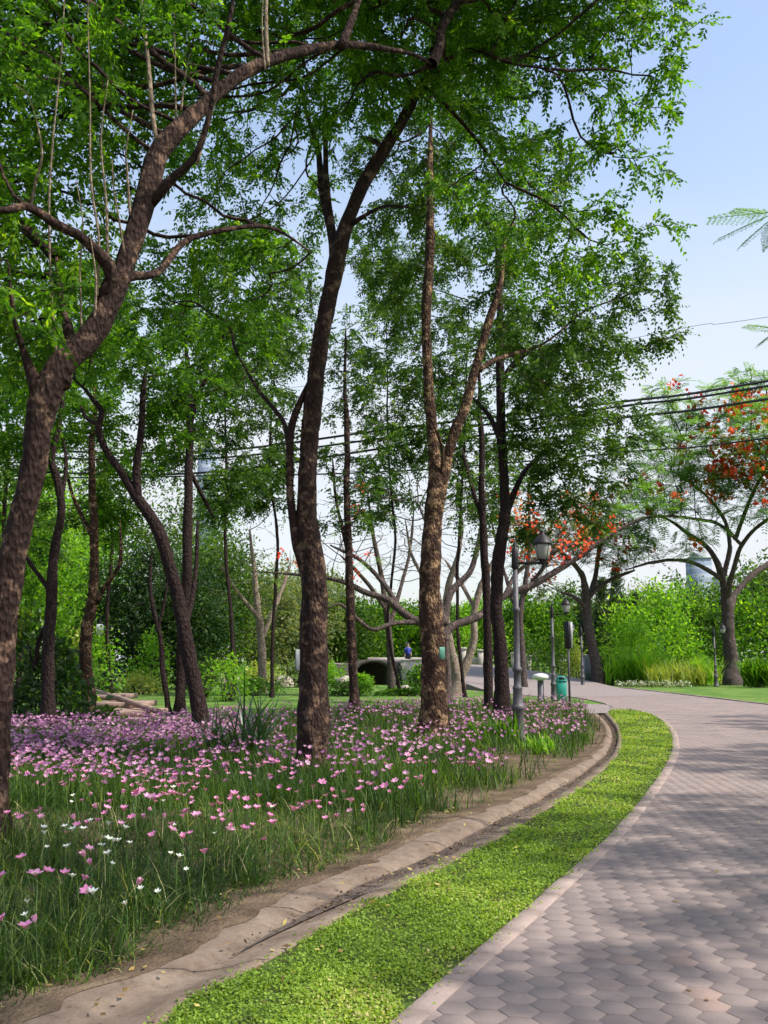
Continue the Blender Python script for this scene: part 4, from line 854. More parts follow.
# right-hand border
shrub('hedge_bush', 'tall bright green bush at the centre of the right-hand border', 668, 680, 78, 120, 92, 'leaf_bright', .34, 120, 30)
shrub('hedge_bush', 'bright rounded bush left of the tall bush and behind the strap-leaved clump', 628, 680, 80, 62, 72, 'leaf_bright', .34, 70, 28)
shrub('hedge_bush', 'dark green bush behind the flame tree trunk on the right', 752, 680, 76, 84, 84, 'leaf', .36, 80, 28)
shrub('hedge_bush', 'dark bush between the tall bright bush and the right flame tree', 706, 680, 75, 56, 70, 'leaf_mid', .34, 60, 28)
shrub('strap_leaved_clump', 'large fresh green strap-leaved clump at the left of the right-hand border', 640, 682, 64, 60, 34, 'leaf_bright', .30, 60, 60, 'blade')
shrub('strap_leaved_clump', 'lower yellow-green strap-leaved clump in the middle of the right-hand border', 672, 682, 63, 76, 25, 'leaf_yellow', .22, 60, 50, 'blade')
shrub('strap_leaved_clump', 'green strap-leaved clump right of the yellow-green one', 702, 681, 64, 40, 27, 'leaf_bright', .26, 36, 50, 'blade')
shrub('strap_leaved_clump', 'arching dark green leaf clump right of the flame tree trunk', 757, 684, 60, 40, 30, 'leaf', .34, 36, 50, 'blade')
shrub('low_bush', 'low dark bush at the left foot of the right-hand border', 612, 680, 66, 26, 22, 'leaf_dark', .26, 26, 24)
shrub('hedge_bush', 'tall dark bush at the far right edge behind the flame tree', 800, 678, 80, 70, 100, 'leaf_mid', .36, 80, 28)
shrub('hedge_bush', 'rounded lime-green bush behind the strap-leaved clumps at the left of the border', 634, 680, 70, 58, 54, 'leaf_bright', .26, 70, 30)
shrub('hedge_bush', 'rounded lime-green bush behind the yellow-green strap-leaved clump', 678, 680, 71, 62, 58, 'leaf_bright', .26, 70, 30)
# white edging flowers of the border
for a, b, lab in [(628, 683, 'left'), (652, 683.5, 'middle'), (676, 684, 'right')]:
    sc = 60 / F; x = W(a, b, 60)[0]; rt = empty('white_flower_patch', (x, 60, 0), 'low white-flowering edging plant at the %s of the border front' % lab, 'flowers'); lm = MB()
    P = np.stack([x + rng.uniform(-.8, .8, 60), 60 + rng.uniform(-.3, .3, 60), rng.uniform(.05, .3, 60)], 1); clusters(lm, P, .12, 7, .06); lm.build('leaves', M['leaf_dusty'], rt)
    lm = MB(); clusters(lm, P + [0, -.05, .05], .07, 3, .06, asp=1); lm.build('blooms', M['white'], rt)
# dark column cypresses
for a, wpx, hpx, Dd, lab in [(604, 15, 98, 82, 'left dark narrow cypress behind the leaning flame tree'), (619, 18, 108, 84, 'middle dark narrow cypress, tallest of the screen'), (636, 15, 84, 83, 'right dark narrow cypress at the edge of the bright bush'), (588, 13, 88, 86, 'dark narrow cypress half hidden by the leaning flame tree trunk')]:
    sc = Dd / F; x = W(a, 670, Dd)[0]; h = hpx * sc; rt = empty('cypress', (x, Dd, 0), lab, 'tree', 'dark cypress screen'); m = MB(); m.tube([(x, Dd, -.1), (x, Dd, h * .9)], [.12, .02], 6); m.build('trunk', M['bark_dark'], rt)
    z = rng.random(260) * h; wd = wpx * sc / 2 * np.sin(np.clip(z / h, .03, .97) * math.pi) ** .5 * (1 - .3 * z / h); th = rng.uniform(0, 6.28, 260)
    P = np.stack([x + wd * np.cos(th), Dd + wd * np.sin(th), z], 1); lm = MB(); clusters(lm, P, .34, 14, .14, zbias=1.5, asp=.3, dirs=np.tile([0, 0, 1.0], (260, 1))); lm.build('crown', M['needle'], rt)

def bg_tree(x, y, h, rad, mat, size, label, n=150, per=24, bark='bark_grey', crown0=.3, asp=.5, open_=.5, group='trees closing the view behind the lawn', name='tree'):
    root = empty(name, (x, y, 0), label, 'tree', group); tm = MB(); top = np.array([x + rng.normal(0, .3), y, h * .55])
    P = smooth_line([(x, y, -.2), (x + rng.normal(0, .2), y, h * .2), (x + rng.normal(0, .3), y, h * .38), top], 4); tm.tube(P, np.linspace(.05 * h * .5, .05 * h * .25, len(P)), 8, .04); tm.build('trunk', M[bark], root, smooth=True)
    v = rdir(n) * (rng.random(n) ** (1 / 2.6))[:, None]; lob = 1 + .2 * np.sin(np.arctan2(v[:, 1], v[:, 0]) * 3 + rng.uniform(0, 6))
    A = np.array([x, y, h * (crown0 + 1) / 2]) + v * np.array([rad, rad, h * (1 - crown0) / 2]) * lob[:, None]
    seeds = P[len(P) // 2:]; pos, par = grow(seeds, A, h * .08, h * .12, iters=40, wig=.25); ns = len(seeds); r = radii_of(pos, par, ns, .02, cap=.15)
    bm_ = MB(); wood(bm_, pos, par, r, ns); bm_.build('branches', M[bark], root, smooth=True)
    lm = MB(); i = np.arange(ns, len(pos)); i = i[r[i] < .05]; Pp = np.vstack([pos[i], A]); clusters(lm, Pp, size, per, h * .045 * (1 + open_ * .3), asp=asp); lm.build('crown', M[mat], root)
    return root
bgs = [  # px, D, h px above ground, radius px, mat, leaf size, label
 (30, 55, 190, 75, 'leaf_bright', .26, 'bright leafy tree behind the broad-leaved shrubs at the left edge'),
 (75, 66, 150, 55, 'leaf', .30, 'light green tree behind the park lantern'),
 (135, 54, 120, 46, 'leaf_dark', .24, 'dark dense tree over the teal bench'),
 (185, 56, 112, 44, 'leaf_dark', .24, 'dark dense tree right of the bench, behind the dark trunks'),
 (215, 70, 125, 46, 'leaf_mid', .3, 'bushy mid-green tree left of the thick central trunk'),
 (255, 76, 96, 48, 'leaf_dusty', .28, 'dusty brown-green feathery tree behind the pale rocks'),
 (290, 80, 92, 44, 'leaf_dusty', .32, 'yellow-green tree just behind the thick central trunk'),
 (335, 84, 74, 44, 'leaf_mid', .32, 'bright tree between the central trunk and the slender tree'),
 (385, 90, 66, 46, 'leaf', .34, 'green tree behind the bridge arch'),
 (430, 95, 62, 40, 'leaf_mid', .34, 'green tree behind the end of the bridge wall'),
 (480, 98, 66, 44, 'leaf_bright', .36, 'bright tree behind the bridge balusters'),
 (530, 96, 68, 40, 'leaf', .36, 'green tree behind the second street lamp'),
 (570, 100, 72, 36, 'leaf_mid', .36, 'dark green tree left of the cypress screen'),
 (-30, 60, 210, 80, 'leaf_mid', .28, 'mid-green tree beyond the left edge'),
 (-60, 40, 230, 90, 'leaf', .22, 'leafy tree standing outside the left edge of the view'),
 (180, 100, 190, 70, 'leaf_mid', .4, 'tall distant tree rising behind the dark dense trees'),
 (60, 100, 220, 80, 'leaf', .4, 'tall distant tree rising behind the light green trees on the left'),
 (310, 120, 95, 60, 'leaf_dusty', .45, 'tall faint distant tree behind the central trunk'),
 (690, 110, 80, 60, 'leaf_mid', .45, 'distant tree behind the tall bright bush'),
 (780, 100, 105, 60, 'leaf_mid', .45, 'distant tree at the right edge behind the flame tree'),
 (630, 130, 75, 50, 'leaf_dusty', .45, 'distant hazy tree behind the cypress screen'),
]
for (px, Dd, hp, rp, mt, sz, lab) in bgs:
    x = W(px, 660, Dd)[0]; dn = lab.startswith('dark dense')
    bg_tree(x, Dd, (hp - 0) * Dd / F + 1.2, rp * Dd / F, mt, sz, lab, n=240, per=34, crown0=.12 if not dn else .05)
# far wood closing the horizon
lm = MB(); xs = rng.uniform(-130, 120, 900); P = np.stack([xs, rng.uniform(135, 170, 900), rng.random(900) * (5 + 3 * np.sin(xs * .13) + 2 * np.sin(xs * .31))], 1); clusters(lm, P, .9, 22, 1.0); o = lm.build('distant_woods', M['leaf_mid']); tag(o, kind='stuff')

# broad-leaved shrubs at the left
shrub('broad_leaved_shrub', 'dark broad-leaved shrub round the foot of the crooked tree', 50, 722, 24, 84, 78, 'leaf_dark', .19, 70, 16, asp=.6)
shrub('broad_leaved_shrub', 'broad-leaved shrub at the left edge behind the near trunk', 14, 722, 25, 60, 110, 'leaf_mid', .2, 60, 14, asp=.6)
shrub('broad_leaved_shrub', 'glossy green shrub between the near trunk and the sunlit brown tree', 72, 718, 29, 50, 60, 'leaf', .2, 50, 16, asp=.6)
shrub('low_bush', 'low leafy plant right of the sunlit brown tree in front of the steps', 106, 722, 26, 34, 12, 'leaf', .13, 40, 18)
shrub('low_bush', 'light green bush with yellow leaves left of the steps', 98, 700, 42, 40, 62, 'leaf_bright', .2, 50, 18)
shrub('low_bush', 'yellow-orange leaved bush behind the sunlit brown trunk', 80, 698, 44, 34, 60, 'leaf_yellow', .2, 40, 16)
shrub('low_bush', 'yellow-green ground shrub on the slope above the steps', 138, 703, 48, 56, 18, 'leaf_yellow', .16, 50, 20)
shrub('low_bush', 'tall pale green shrub right of the teal bench', 148, 700, 50, 42, 52, 'leaf_bright', .2, 50, 18)
shrub('low_bush', 'light green variegated shrub right of the dark trunks', 226, 710, 40, 50, 38, 'leaf_bright', .17, 46, 16)
shrub('low_bush', 'dark small bush behind the dark leaning trunk', 206, 700, 44, 30, 30, 'leaf_mid', .18, 30, 16)
# low hedge along the far side of the bed, clipped
for a, wd, hp, lab in [(250, 60, 16, 'low clipped hedge left of the thick central trunk'), (345, 60, 13, 'low clipped hedge right of the thick central trunk'), (400, 60, 6, 'low leafy hedge in front of the bridge arch')]:
    shrub('low_hedge', lab, a, 700, 46, wd, hp, 'leaf', .12, 110, 16, group=None, cat='hedge', depth=.3)
for a, b, Dd, wd, hp, mt, lab in [(300, 690, 60, 44, 22, 'leaf_dusty', 'pale grassy bush among the rocks by the thick central trunk'), (262, 684, 66, 40, 18, 'leaf_yellow', 'yellowish bush among the pale rocks left of the central trunk'), (330, 686, 62, 26, 22, 'leaf_bright', 'bright bush behind the slender tree'),
        (362, 690, 58, 18, 12, 'leaf_bright', 'small bright bush in front of the bridge arch'), (420, 692, 56, 34, 20, 'leaf', 'green bush at the foot of the bridge end wall'), (535, 682, 76, 46, 40, 'leaf_mid', 'dark strap-leaved bush across the road behind the bollard light'), (560, 682, 74, 34, 48, 'leaf_mid', 'dark bush across the road behind the teal bin'),
        (505, 668, 84, 40, 46, 'leaf_bright', 'bright bush behind the bridge balusters on the right'), (465, 664, 88, 50, 50, 'leaf_bright', 'bright bush behind the bridge balusters on the left'), (578, 684, 72, 26, 34, 'leaf_yellow', 'yellow-green bush left of the leaning flame tree'), (190, 690, 56, 40, 34, 'leaf_mid', 'grey-green bush behind the dark trunks')]:
    shrub('low_bush', lab, a, b, Dd, wd, hp, mt, .22, 44, 20)
def fountain(label, px, py, Dd, n, L, w, mat, sp=.12):
    x = W(px, py, Dd)[0]; rt = empty('lily_clump', (x, Dd, 0), label, 'plant')
    for q in range(2):
        m_ = MB(); k_ = n // 2; P = np.column_stack([x + rng.normal(0, sp, k_), Dd + rng.normal(0, sp * .7, k_), np.zeros(k_)]); az = rng.uniform(0, 6.28, k_)
        blades(m_, P, rng.normal(L, L * .16, k_), w, rng.uniform(.1, 1.1, k_) if q else rng.uniform(.05, .5, k_), rng.beta(2, 2, k_), az=az, segs=6, droop=1.5); m_.build('outer_leaves' if q else 'inner_leaves', M[mat], rt)
fountain('dark strap-leaved lily clump beside the thick central trunk', 250, 745, 17.0, 90, 1.15, .024, 'strap', .16)
fountain('smaller dark strap-leaved clump left of the big dark clump', 218, 745, 17.6, 50, .85, .022, 'strap', .12)
shrub('lily_clump', 'small green strap-leaved clump at the foot of the near street lamp', 505, 742, 19.6, 44, 28, 'leaf', .16, 14, 24, 'blade', cat='plant', stem=False)
shrub('lily_clump', 'green strap-leaved clump on the bare soil right of the near lamp', 540, 755, 17.6, 30, 20, 'leaf_bright', .16, 10, 20, 'blade', cat='plant', stem=False)
shrub('lily_clump', 'broad strap-leaved clump between the near lamp and the twin trunk', 480, 738, 20.5, 36, 22, 'leaf', .16, 12, 20, 'blade', cat='plant', stem=False)

# rocks round the lawn
def rock(px, py, Dd, wpx, hpx, label):
    x = W(px, py, Dd)[0]; bm = bmesh.new(); bmesh.ops.create_icosphere(bm, subdivisions=3, radius=1); sx, sz = wpx * Dd / F / 2, hpx * Dd / F
    ph = rng.uniform(0, 6, 6)
    for v in bm.verts:
        c = v.co; f = 1 + .16 * math.sin(c.x * 3 + ph[0]) * math.cos(c.y * 3.3 + ph[1]) + .1 * math.sin(c.z * 5 + ph[2]) + .06 * math.sin(c.x * 9 + ph[3])
        f = min(f, 1.08); v.co = Vector((c.x * f * sx, c.y * f * sx * .8, max(c.z, -.25) * f * sz))
    me = bpy.data.meshes.new('rock'); bm.to_mesh(me); bm.free(); o = bpy.data.objects.new('rock', me); COL.objects.link(o); me.materials.append(M['rock'])
    for p in me.polygons: p.use_smooth = True
    o.location = (x, Dd, 0); o.rotation_euler.z = rng.uniform(-.3, .3); return tag(o, label, 'rock', 'pale boulders on the far lawn')
for q in [(345, 686, 60, 22, 11, 'flat pale boulder just right of the thick central trunk'), (338, 682, 64, 14, 9, 'small pale boulder behind the flat one right of the central trunk'), (284, 688, 62, 20, 10, 'pale boulder just left of the thick central trunk'), (268, 684, 68, 14, 8, 'rounded boulder second to the left from the central trunk'),
          (237, 683, 70, 12, 6, 'low boulder below the dusty feathery tree'), (222, 682, 72, 9, 6, 'small boulder at the left end of the row'), (252, 681, 74, 8, 6, 'little boulder behind the low boulder'), (330, 679, 70, 10, 8, 'upright small boulder at the back by the slender tree'), (405, 694, 50, 16, 8, 'boulder in the hedge below the bridge end wall'), (278, 680, 76, 9, 7, 'smallest boulder at the back, left of the central trunk')]: rock(*q)

# stone steps rising to the left
st = empty('garden_steps', (W(125, 704, 36)[0], 36, 0), 'broad brown stone steps climbing left behind the flower bed', 'steps')
for k in range(4):
    mb = MB(); y0 = 25.2 + k * 1.7; xr = W((160, 153, 142, 122)[k], 700, y0)[0]; xl = W(88, 700, y0)[0]
    mb.box(((xl + xr) / 2, y0 + .86, .04 + k * .15), (xr - xl, 1.8, .16), rz=-.06, bev=.02); mb.build('step', M['step'], st)
mb = MB(); p0 = W(94, 691, 31.8); p1 = W(160, 712, 26.2); mb.tube([p0, (p0 + p1) / 2 + [0, 0, .02], p1], [.08, .08, .08], 6); mb.build('edge_stone', M['step'], st)

# teal bench
bx, by = W(127, 690, 58)[0], 58
bt = empty('park_bench', (bx, by, 0), 'pale teal slatted park bench standing before the dark trees', 'bench')
mb = MB(); [mb.box((bx, by + k * .1 - .2, .72), (1.7, .08, .04)) for k in range(5)]; mb.build('seat', M['bench'], bt)
mb = MB(); [mb.box((bx, by + .27 + k * .02, .88 + k * .11), (1.7, .035, .085)) for k in range(4)]; mb.build('backrest', M['bench'], bt)
for s in (-1, 1):
    for yq in (-.2, .24):
        mb = MB(); mb.box((bx + s * .75, by + yq, .35), (.07, .07, .71)); mb.build('leg', M['bench'], bt)

# ------------------------------------------------------------------ street lamps
def lamp(px, Dd, H, label, arm_dir=1, hanging=False, sc=1.0):
    x = W(px, 660, Dd)[0]; root = empty('street_lamp', (x, Dd, 0), label, 'street lamp', 'iron park lamps')
    mb = MB(); k = H / 4.0 * sc
    mb.lathe([(.17, 0), (.17, .06), (.13, .09), (.125, .16), (.115, .18), (.105, .60), (.125, .62), (.13, .68), (.115, .70), (.10, .72), (.092, .98), (.10, 1.0), (.10, 1.03), (.075, 1.06), (.07, 1.32), (.095, 1.34), (.095, 1.39), (.065, 1.42),
              (.055, 2.45), (.075, 2.47), (.08, 2.52), (.055, 2.55), (.05, 3.3)], (x, Dd, 0), 18)
    mb.V[-1] = (mb.V[-1] - [x, Dd, 0]) * [1, 1, H / 4.0] + [x, Dd, 0]
    mb.build('post', M['iron'], root, smooth=False)
    mb = MB(); zt = H * 3.28 / 4
    mb.lathe([(.055, zt), (.075, zt + .03), (.07, zt + .34), (.05, zt + .42), (.03, zt + .45), (.035, zt + .5), (.006, zt + .58)], (x, Dd, 0), 14); mb.build('post_cap', M['iron_dark'], root, smooth=False)
    ax_ = arm_dir; za = zt + .12; L = .56
    mb = MB(); mb.tube([(x + .05 * ax_, Dd, za), (x + L * ax_, Dd, za)], [.026, .022], 8); mb.tube([(x + .05 * ax_, Dd, za - .16), (x + .2 * ax_, Dd, za - .04), (x + .34 * ax_, Dd, za)], [.013, .013, .013], 6); mb.build('arm', M['iron_dark'], root, smooth=True)
    lx = x + L * ax_; ln = empty('lantern', (L * ax_, 0, za), None, None); ln.parent = root; ln.location = (L * ax_, 0, za)
    mb = MB(); mb.lathe([(.015, -.09), (.03, -.05), (.04, -.0), (.10, .06), (.115, .08)], (lx, Dd, za), 16); mb.build('base', M['iron_dark'], ln)
    mb = MB(); mb.lathe([(.105, .075), (.135, .17), (.165, .30), (.172, .38)], (lx, Dd, za), 16); mb.build('glass_bowl', M['glass'], ln, smooth=True)
    mb = MB(); mb.lathe([(.20, .375), (.205, .40), (.17, .44), (.13, .52), (.06, .57), (.035, .60), (.045, .64), (.01, .69)], (lx, Dd, za), 16)
    for q in range(4):
        a = q * math.pi / 2 + .6; mb.tube([(lx + .11 * math.cos(a), Dd + .11 * math.sin(a), za + .07), (lx + .177 * math.cos(a), Dd + .177 * math.sin(a), za + .385)], [.008, .008], 4)
    mb.build('cap', M['iron_dark'], ln)
    return root
lamp(517, 20.0, 4.15, 'nearest street lamp, grey fluted post in the flower bed with a dark lantern')
lamp(553, 40.0, 4.0, 'second street lamp beside the teal litter bin')
lamp(582, 60.0, 3.7, 'third street lamp far across the road before the leaning flame tree', -1)
lamp(715, 62.0, 3.7, 'small distant street lamp left of the right-hand flame tree trunk', 1)
# globe lantern far left
gx_, gy_ = W(106, 630, 48)[0], 48
rt = empty('garden_lamp', (gx_, gy_, 0), 'white glass garden lantern among bright leaves on the left', 'street lamp')
mb = MB(); mb.lathe([(.08, 0), (.06, .3), (.04, .5), (.035, 3.6), (.01, 3.7)], (gx_, gy_, 0), 10); mb.build('post', M['iron_dark'], rt)
mb = MB(); mb.tube([(gx_, gy_, 3.6), (gx_ - .15, gy_, 3.72), (gx_ - .3, gy_, 3.6)], [.02, .02, .02], 6); mb.build('arm', M['iron_dark'], rt)
mb = MB(); mb.lathe([(.03, 2.75), (.13, 2.82), (.2, 3.1), (.2, 3.2), (.12, 3.3)], (gx_ - .3, gy_, 0), 14); mb.build('glass_bowl', M['white_paint'], rt, smooth=True)
mb = MB(); mb.lathe([(.13, 3.3), (.06, 3.42), (.02, 3.6)], (gx_ - .3, gy_, 0), 12); mb.build('cap', M['iron_dark'], rt)
# signpost
x, y = G(570, 712)[0], G(570, 712)[1]
rt = empty('sign_post', (x, y, 0), 'slim grey post with an upright narrow box sign, white on its sunlit face', 'sign')
mb = MB(); mb.tube([(x, y, -.05), (x, y, 2.75)], [.035, .035], 10); mb.build('post', M['iron'], rt)
mb = MB(); mb.box((x, y, 2.38), (.13, .22, .86), rz=.5, bev=.01); mb.build('sign_box', M['iron_dark'], rt)
mb = MB(); mb.box((x + .055, y - .06, 2.38), (.012, .19, .8), rz=-.5 + 1.2); mb.box((x + .06, y - .05, 2.38), (.09, .012, .8), rz=.5); mb.build('sunlit_sign_face', M['white_paint'], rt)  # white right-hand faces paint the sunlit side onto the dark box
# bollard light with a mushroom cap
x, y = G(541, 701)[0], G(541, 701)[1]
rt = empty('bollard_light', (x, y, 0), 'short grey bollard light with a flat white cap left of the bin', 'bollard light')
mb = MB(); mb.lathe([(.17, 0), (.17, .05), (.13, .07), (.125, .78), (.10, .8)], (x, y, 0), 16); mb.build('post', M['iron'], rt)
mb = MB(); mb.lathe([(.10, .8), (.28, .85), (.33, .90), (.33, .98), (.24, 1.05), (.05, 1.08)], (x, y, 0), 18); mb.build('cap', M['white_paint'], rt, smooth=True)
# teal bin
x, y = G(556, 702)[0] + .1, 38.5
rt = empty('litter_bin', (x, y, 0), 'teal plastic litter bin with a domed lid at the foot of the second lamp', 'bin')
mb = MB(); mb.box((x, y, .42), (.34, .30, .78), taper=1.12, bev=.03); mb.build('body', M['teal'], rt)
mb = MB(); mb.box((x, y, .83), (.42, .38, .07), bev=.02); mb.box((x, y, .93), (.36, .34, .14), taper=.72, bev=.03); mb.build('lid', M['teal'], rt)
mb = MB(); mb.box((x, y - .17, .93), (.2, .05, .07)); mb.build('slot', M['iron_dark'], rt)
# grey cabinet across the road
x, y = W(590, 670, 68)[0], 68
rt = empty('utility_cabinet', (x, y, 0), 'pale grey utility cabinet across the road beside the third lamp', 'cabinet')
mb = MB(); mb.box((x, y, .95), (.9, .6, 1.8), bev=.03); mb.build('body', M['cabinet'], rt)
mb = MB(); mb.box((x, y, 1.9), (1.05, .75, .1), bev=.02); mb.build('top', M['cabinet'], rt)
mb = MB(); mb.box((x, y - .31, 1.0), (.74, .02, 1.5)); mb.build('door', M['plaque_grey'], rt)
# plaques on the trunks
p = W(297.5, 660, 14.3); mb = MB(); mb.box(p, (.07, .02, .30), rz=.7, bev=.004); tag(mb.build('tree_plaque', M['plaque_grey'], origin=p), 'small grey plaque on the left side of the thick central trunk', 'plaque')
p = W(442, 653, 20.15); mb = MB(); mb.box(p, (.13, .025, .24), rz=.55, bev=.004); tag(mb.build('tree_plaque', M['plaque'], origin=p), 'small green plaque fixed to the forked tree with warm bark', 'plaque')

# ------------------------------------------------------------------ bridge
br = empty('stone_bridge', (0, 67, 0), 'low stone bridge with a dark arch and pale end wall behind the bed', 'bridge')
def arch_wall(mb, x0, x1, xa, ra, za, y0, y1, top):
    """wall with an arched opening, real thickness"""
    n = 20; a = np.linspace(math.pi, 0, n); arc = [(xa + ra * math.cos(t), za + ra * .8 * math.sin(t)) for t in a]
    front = [(x0, -.3), (xa - ra, -.3)] + arc + [(xa + ra, -.3), (x1, -.3)]
    tops = [(x0, top(x0))] + [(max(min(q[0], x1), x0), top(q[0])) for q in [(xa - ra, 0)] + arc + [(xa + ra, 0)]] + [(x1, top(x1))]
    m_ = len(front); V = []
    for yv in (y0, y1): V += [(q[0], yv, q[1]) for q in front] + [(q[0], yv, q[1]) for q in tops]
    V = np.array(V); i = np.arange(m_ - 1); Q = [np.stack([i, i + 1, i + 1 + m_, i + m_], 1), np.stack([i, i + m_, i + 1 + m_, i + 1], 1) + 2 * m_, np.stack([i, i + 2 * m_, i + 1 + 2 * m_, i + 1], 1), np.stack([i + m_, i + 1 + m_, i + 1 + 3 * m_, i + 3 * m_], 1)]
    mb.add(V, [np.concatenate(Q)])
xa = W(373, 680, 66)[0]; ra = 1.25
mb = MB(); arch_wall(mb, -3.2, 1.1, xa, ra, .45, 66.0, 66.5, lambda x: 1.64 - .07 * (x - xa) ** 2); mb.build('arch_wall', M['rock_dark'], br)
mb = MB(); arch_wall(mb, -3.2, 1.1, xa, ra, .45, 66.5, 71.5, lambda x: 1.3); mb.box((xa, 71.6, .5), (3.4, .3, 1.7)); mb.build('shaded_vault', M['bark_dark'], br)  # near-black colour and added back box paint in the shade under the arch
x0, x1 = W(402, 670, 65.5)[0], W(422, 670, 65.5)[0]
mb = MB(); mb.box(((x0 + x1) / 2, 65.9, .75), (x1 - x0, 1.0, 1.6), rz=.0, bev=.03); mb.box(((x0 + x1) / 2, 65.9, 1.6), (x1 - x0 + .12, 1.1, .12), bev=.03); mb.build('end_wall', M['stone'], br)
for k, (a, b) in enumerate([(480, 650), (496, 654), (512, 660), (526, 667), (464, 648), (449, 647)]):
    Dd = 80 - k * .3 if a < 500 else 78.5; p = W(a, b + 6, Dd); zb = float(np.interp(p[0], [0, 6, 10, 13], [1.3, 1.25, .8, .3]))
    mb = MB(); mb.box((p[0], 79.6 if p[0] < 8 else 77.2, zb + .55), (.42, .42, 1.35), bev=.02); mb.box((p[0], 79.6 if p[0] < 8 else 77.2, zb + 1.28), (.54, .54, .14), bev=.03); mb.build('baluster_pier', M['stone'], br)
mb = MB(); mb.box((3.2, 79.75, 1.55), (9, .25, .5), bev=.02); mb.build('parapet', M['stone'], br)

# person beyond the end wall
def person(x, y, z):
    rt = empty('person', (x, y, z), 'person in a blue top and dark trousers standing behind the bridge end wall', 'person')
    me = bpy.data.meshes.new('body'); V = [(0, 0, .92), (0, 0, 1.15), (0, 0, 1.38), (0, -.01, 1.50), (0, -.02, 1.60), (0, 0, 1.70), (-.17, 0, 1.36), (-.22, .02, 1.10), (-.20, -.12, .90), (-.18, -.2, .86), (.17, 0, 1.36), (.22, .02, 1.10), (.20, -.12, .90), (.18, -.2, .86), (-.09, 0, .86), (-.11, -.02, .48), (-.11, .02, .08), (-.12, -.14, .04), (.09, 0, .86), (.11, .03, .48), (.12, .04, .08), (.13, -.12, .04)]
    E = [(0, 1), (1, 2), (2, 3), (3, 4), (4, 5), (2, 6), (6, 7), (7, 8), (8, 9), (2, 10), (10, 11), (11, 12), (12, 13), (0, 14), (14, 15), (15, 16), (16, 17), (0, 18), (18, 19), (19, 20), (20, 21)]
    Rr = [.13, .125, .13, .05, .085, .09, .06, .045, .035, .03, .06, .045, .035, .03, .085, .06, .04, .035, .085, .06, .04, .035]
    me.from_pydata(V, E, []); o = bpy.data.objects.new('body', me); COL.objects.link(o); o.parent = rt
    o.modifiers.new('skin', 'SKIN'); o.modifiers.new('sub', 'SUBSURF').levels = 1
    for i_, r_ in enumerate(Rr): me.skin_vertices[0].data[i_].radius = (r_, r_ * .85)
    me.skin_vertices[0].data[0].use_root = True; me.materials.append(M['skin'])
    t = MB(); t.lathe([(.16, .93), (.17, 1.1), (.175, 1.25), (.17, 1.37), (.09, 1.46)], (x, y, z), 14)
    for s in (-1, 1): t.tube([(x + s * .15, y, z + 1.38), (x + s * .22, y + .02, z + 1.16)], [.075, .065], 10)
    t.build('shirt', M['shirt'], rt, smooth=True)
    t = MB(); 
    for s in (-1, 1): t.tube([(x + s * .08, y, z + .96), (x + s * .10, y, z + .5), (x + s * .115, y + .02, z + .08)], [.115, .085, .065], 10)
    t.build('trousers', M['trousers'], rt, smooth=True)
    t = MB(); t.lathe([(.06, 1.56), (.098, 1.62), (.102, 1.68), (.08, 1.75), (.03, 1.785)], (x, y + .03, z), 12); t.build('hair', M['hair'], rt, smooth=True)
px_ = W(408, 655, 68)[0]; person(px_, 68.2, 1.0)
mb = MB(); mb.box((px_, 68.6, .4), (3.0, 2.4, 1.2)); tag(mb.build('bridge_path', M['roadfar']), kind='structure')

# towers and cables
for a, b0_, wpx, Dd, hp, lab in [(703, 0, 20, 420, 104, 'grey-blue office tower beyond the flame tree, right of the bright bush'), (724, 0, 14, 440, 84, 'lower grey-blue tower wing beside the office tower'), (203, 0, 18, 400, 215, 'pale blue glass tower glimpsed through the leaves on the left')]:
    x = W(a, 660, Dd)[0]; w = wpx * Dd / F; h = hp * Dd / F; rt = empty('office_tower', (x, Dd, 0), lab, 'building')
    mb = MB(); mb.box((x, Dd, h / 2), (w, w, h)); mb.build('walls', M['tower'], rt)
    mb = MB(); mb.box((x, Dd, h + 1.2), (w * .6, w * .6, 2.4)); mb.box((x, Dd, h + .3), (w + .6, w + .6, .6)); mb.build('roof', M['cabinet'], rt)
def cable(pl, label, r=.03, grp='black power cables crossing the view'):
    P = [W(a, b, d) for a, b, d in pl]; P = np.array(P); d0 = P[0] - P[1]; d1 = P[-1] - P[-2]
    P = np.vstack([P[0] + unit(d0) * 25 + [0, 0, 1.0], P, P[-1] + unit(d1) * 25 + [0, 0, 1.0]]); S = smooth_line(P, 8)
    mb = MB(); mb.tube(S, np.full(len(S), r), 5); tag(mb.build('power_cable', M['cable']), label, 'cable', grp)
cable([(0, 448, 52), (200, 452, 50), (400, 428, 47), (620, 402, 44), (768, 381, 42)], 'topmost of the three close cables above the street lamp', .06)
cable([(0, 455, 52), (200, 459, 50), (400, 436, 47), (620, 406.5, 44), (768, 386, 42)], 'middle of the three close cables above the street lamp', .055)
cable([(0, 470, 52), (200, 473, 50), (400, 446, 47), (620, 418, 44), (768, 399, 42)], 'lowest of the three close cables above the street lamp', .06)
cable([(0, 476, 52), (200, 476, 50), (400, 471, 47), (640, 451, 44), (768, 438, 42)], 'lower single black cable sagging below the three close ones', .04)
cable([(560, 350, 52), (700, 325, 50), (768, 317, 48)], 'faint thin wire high in the open sky at the right', .012)

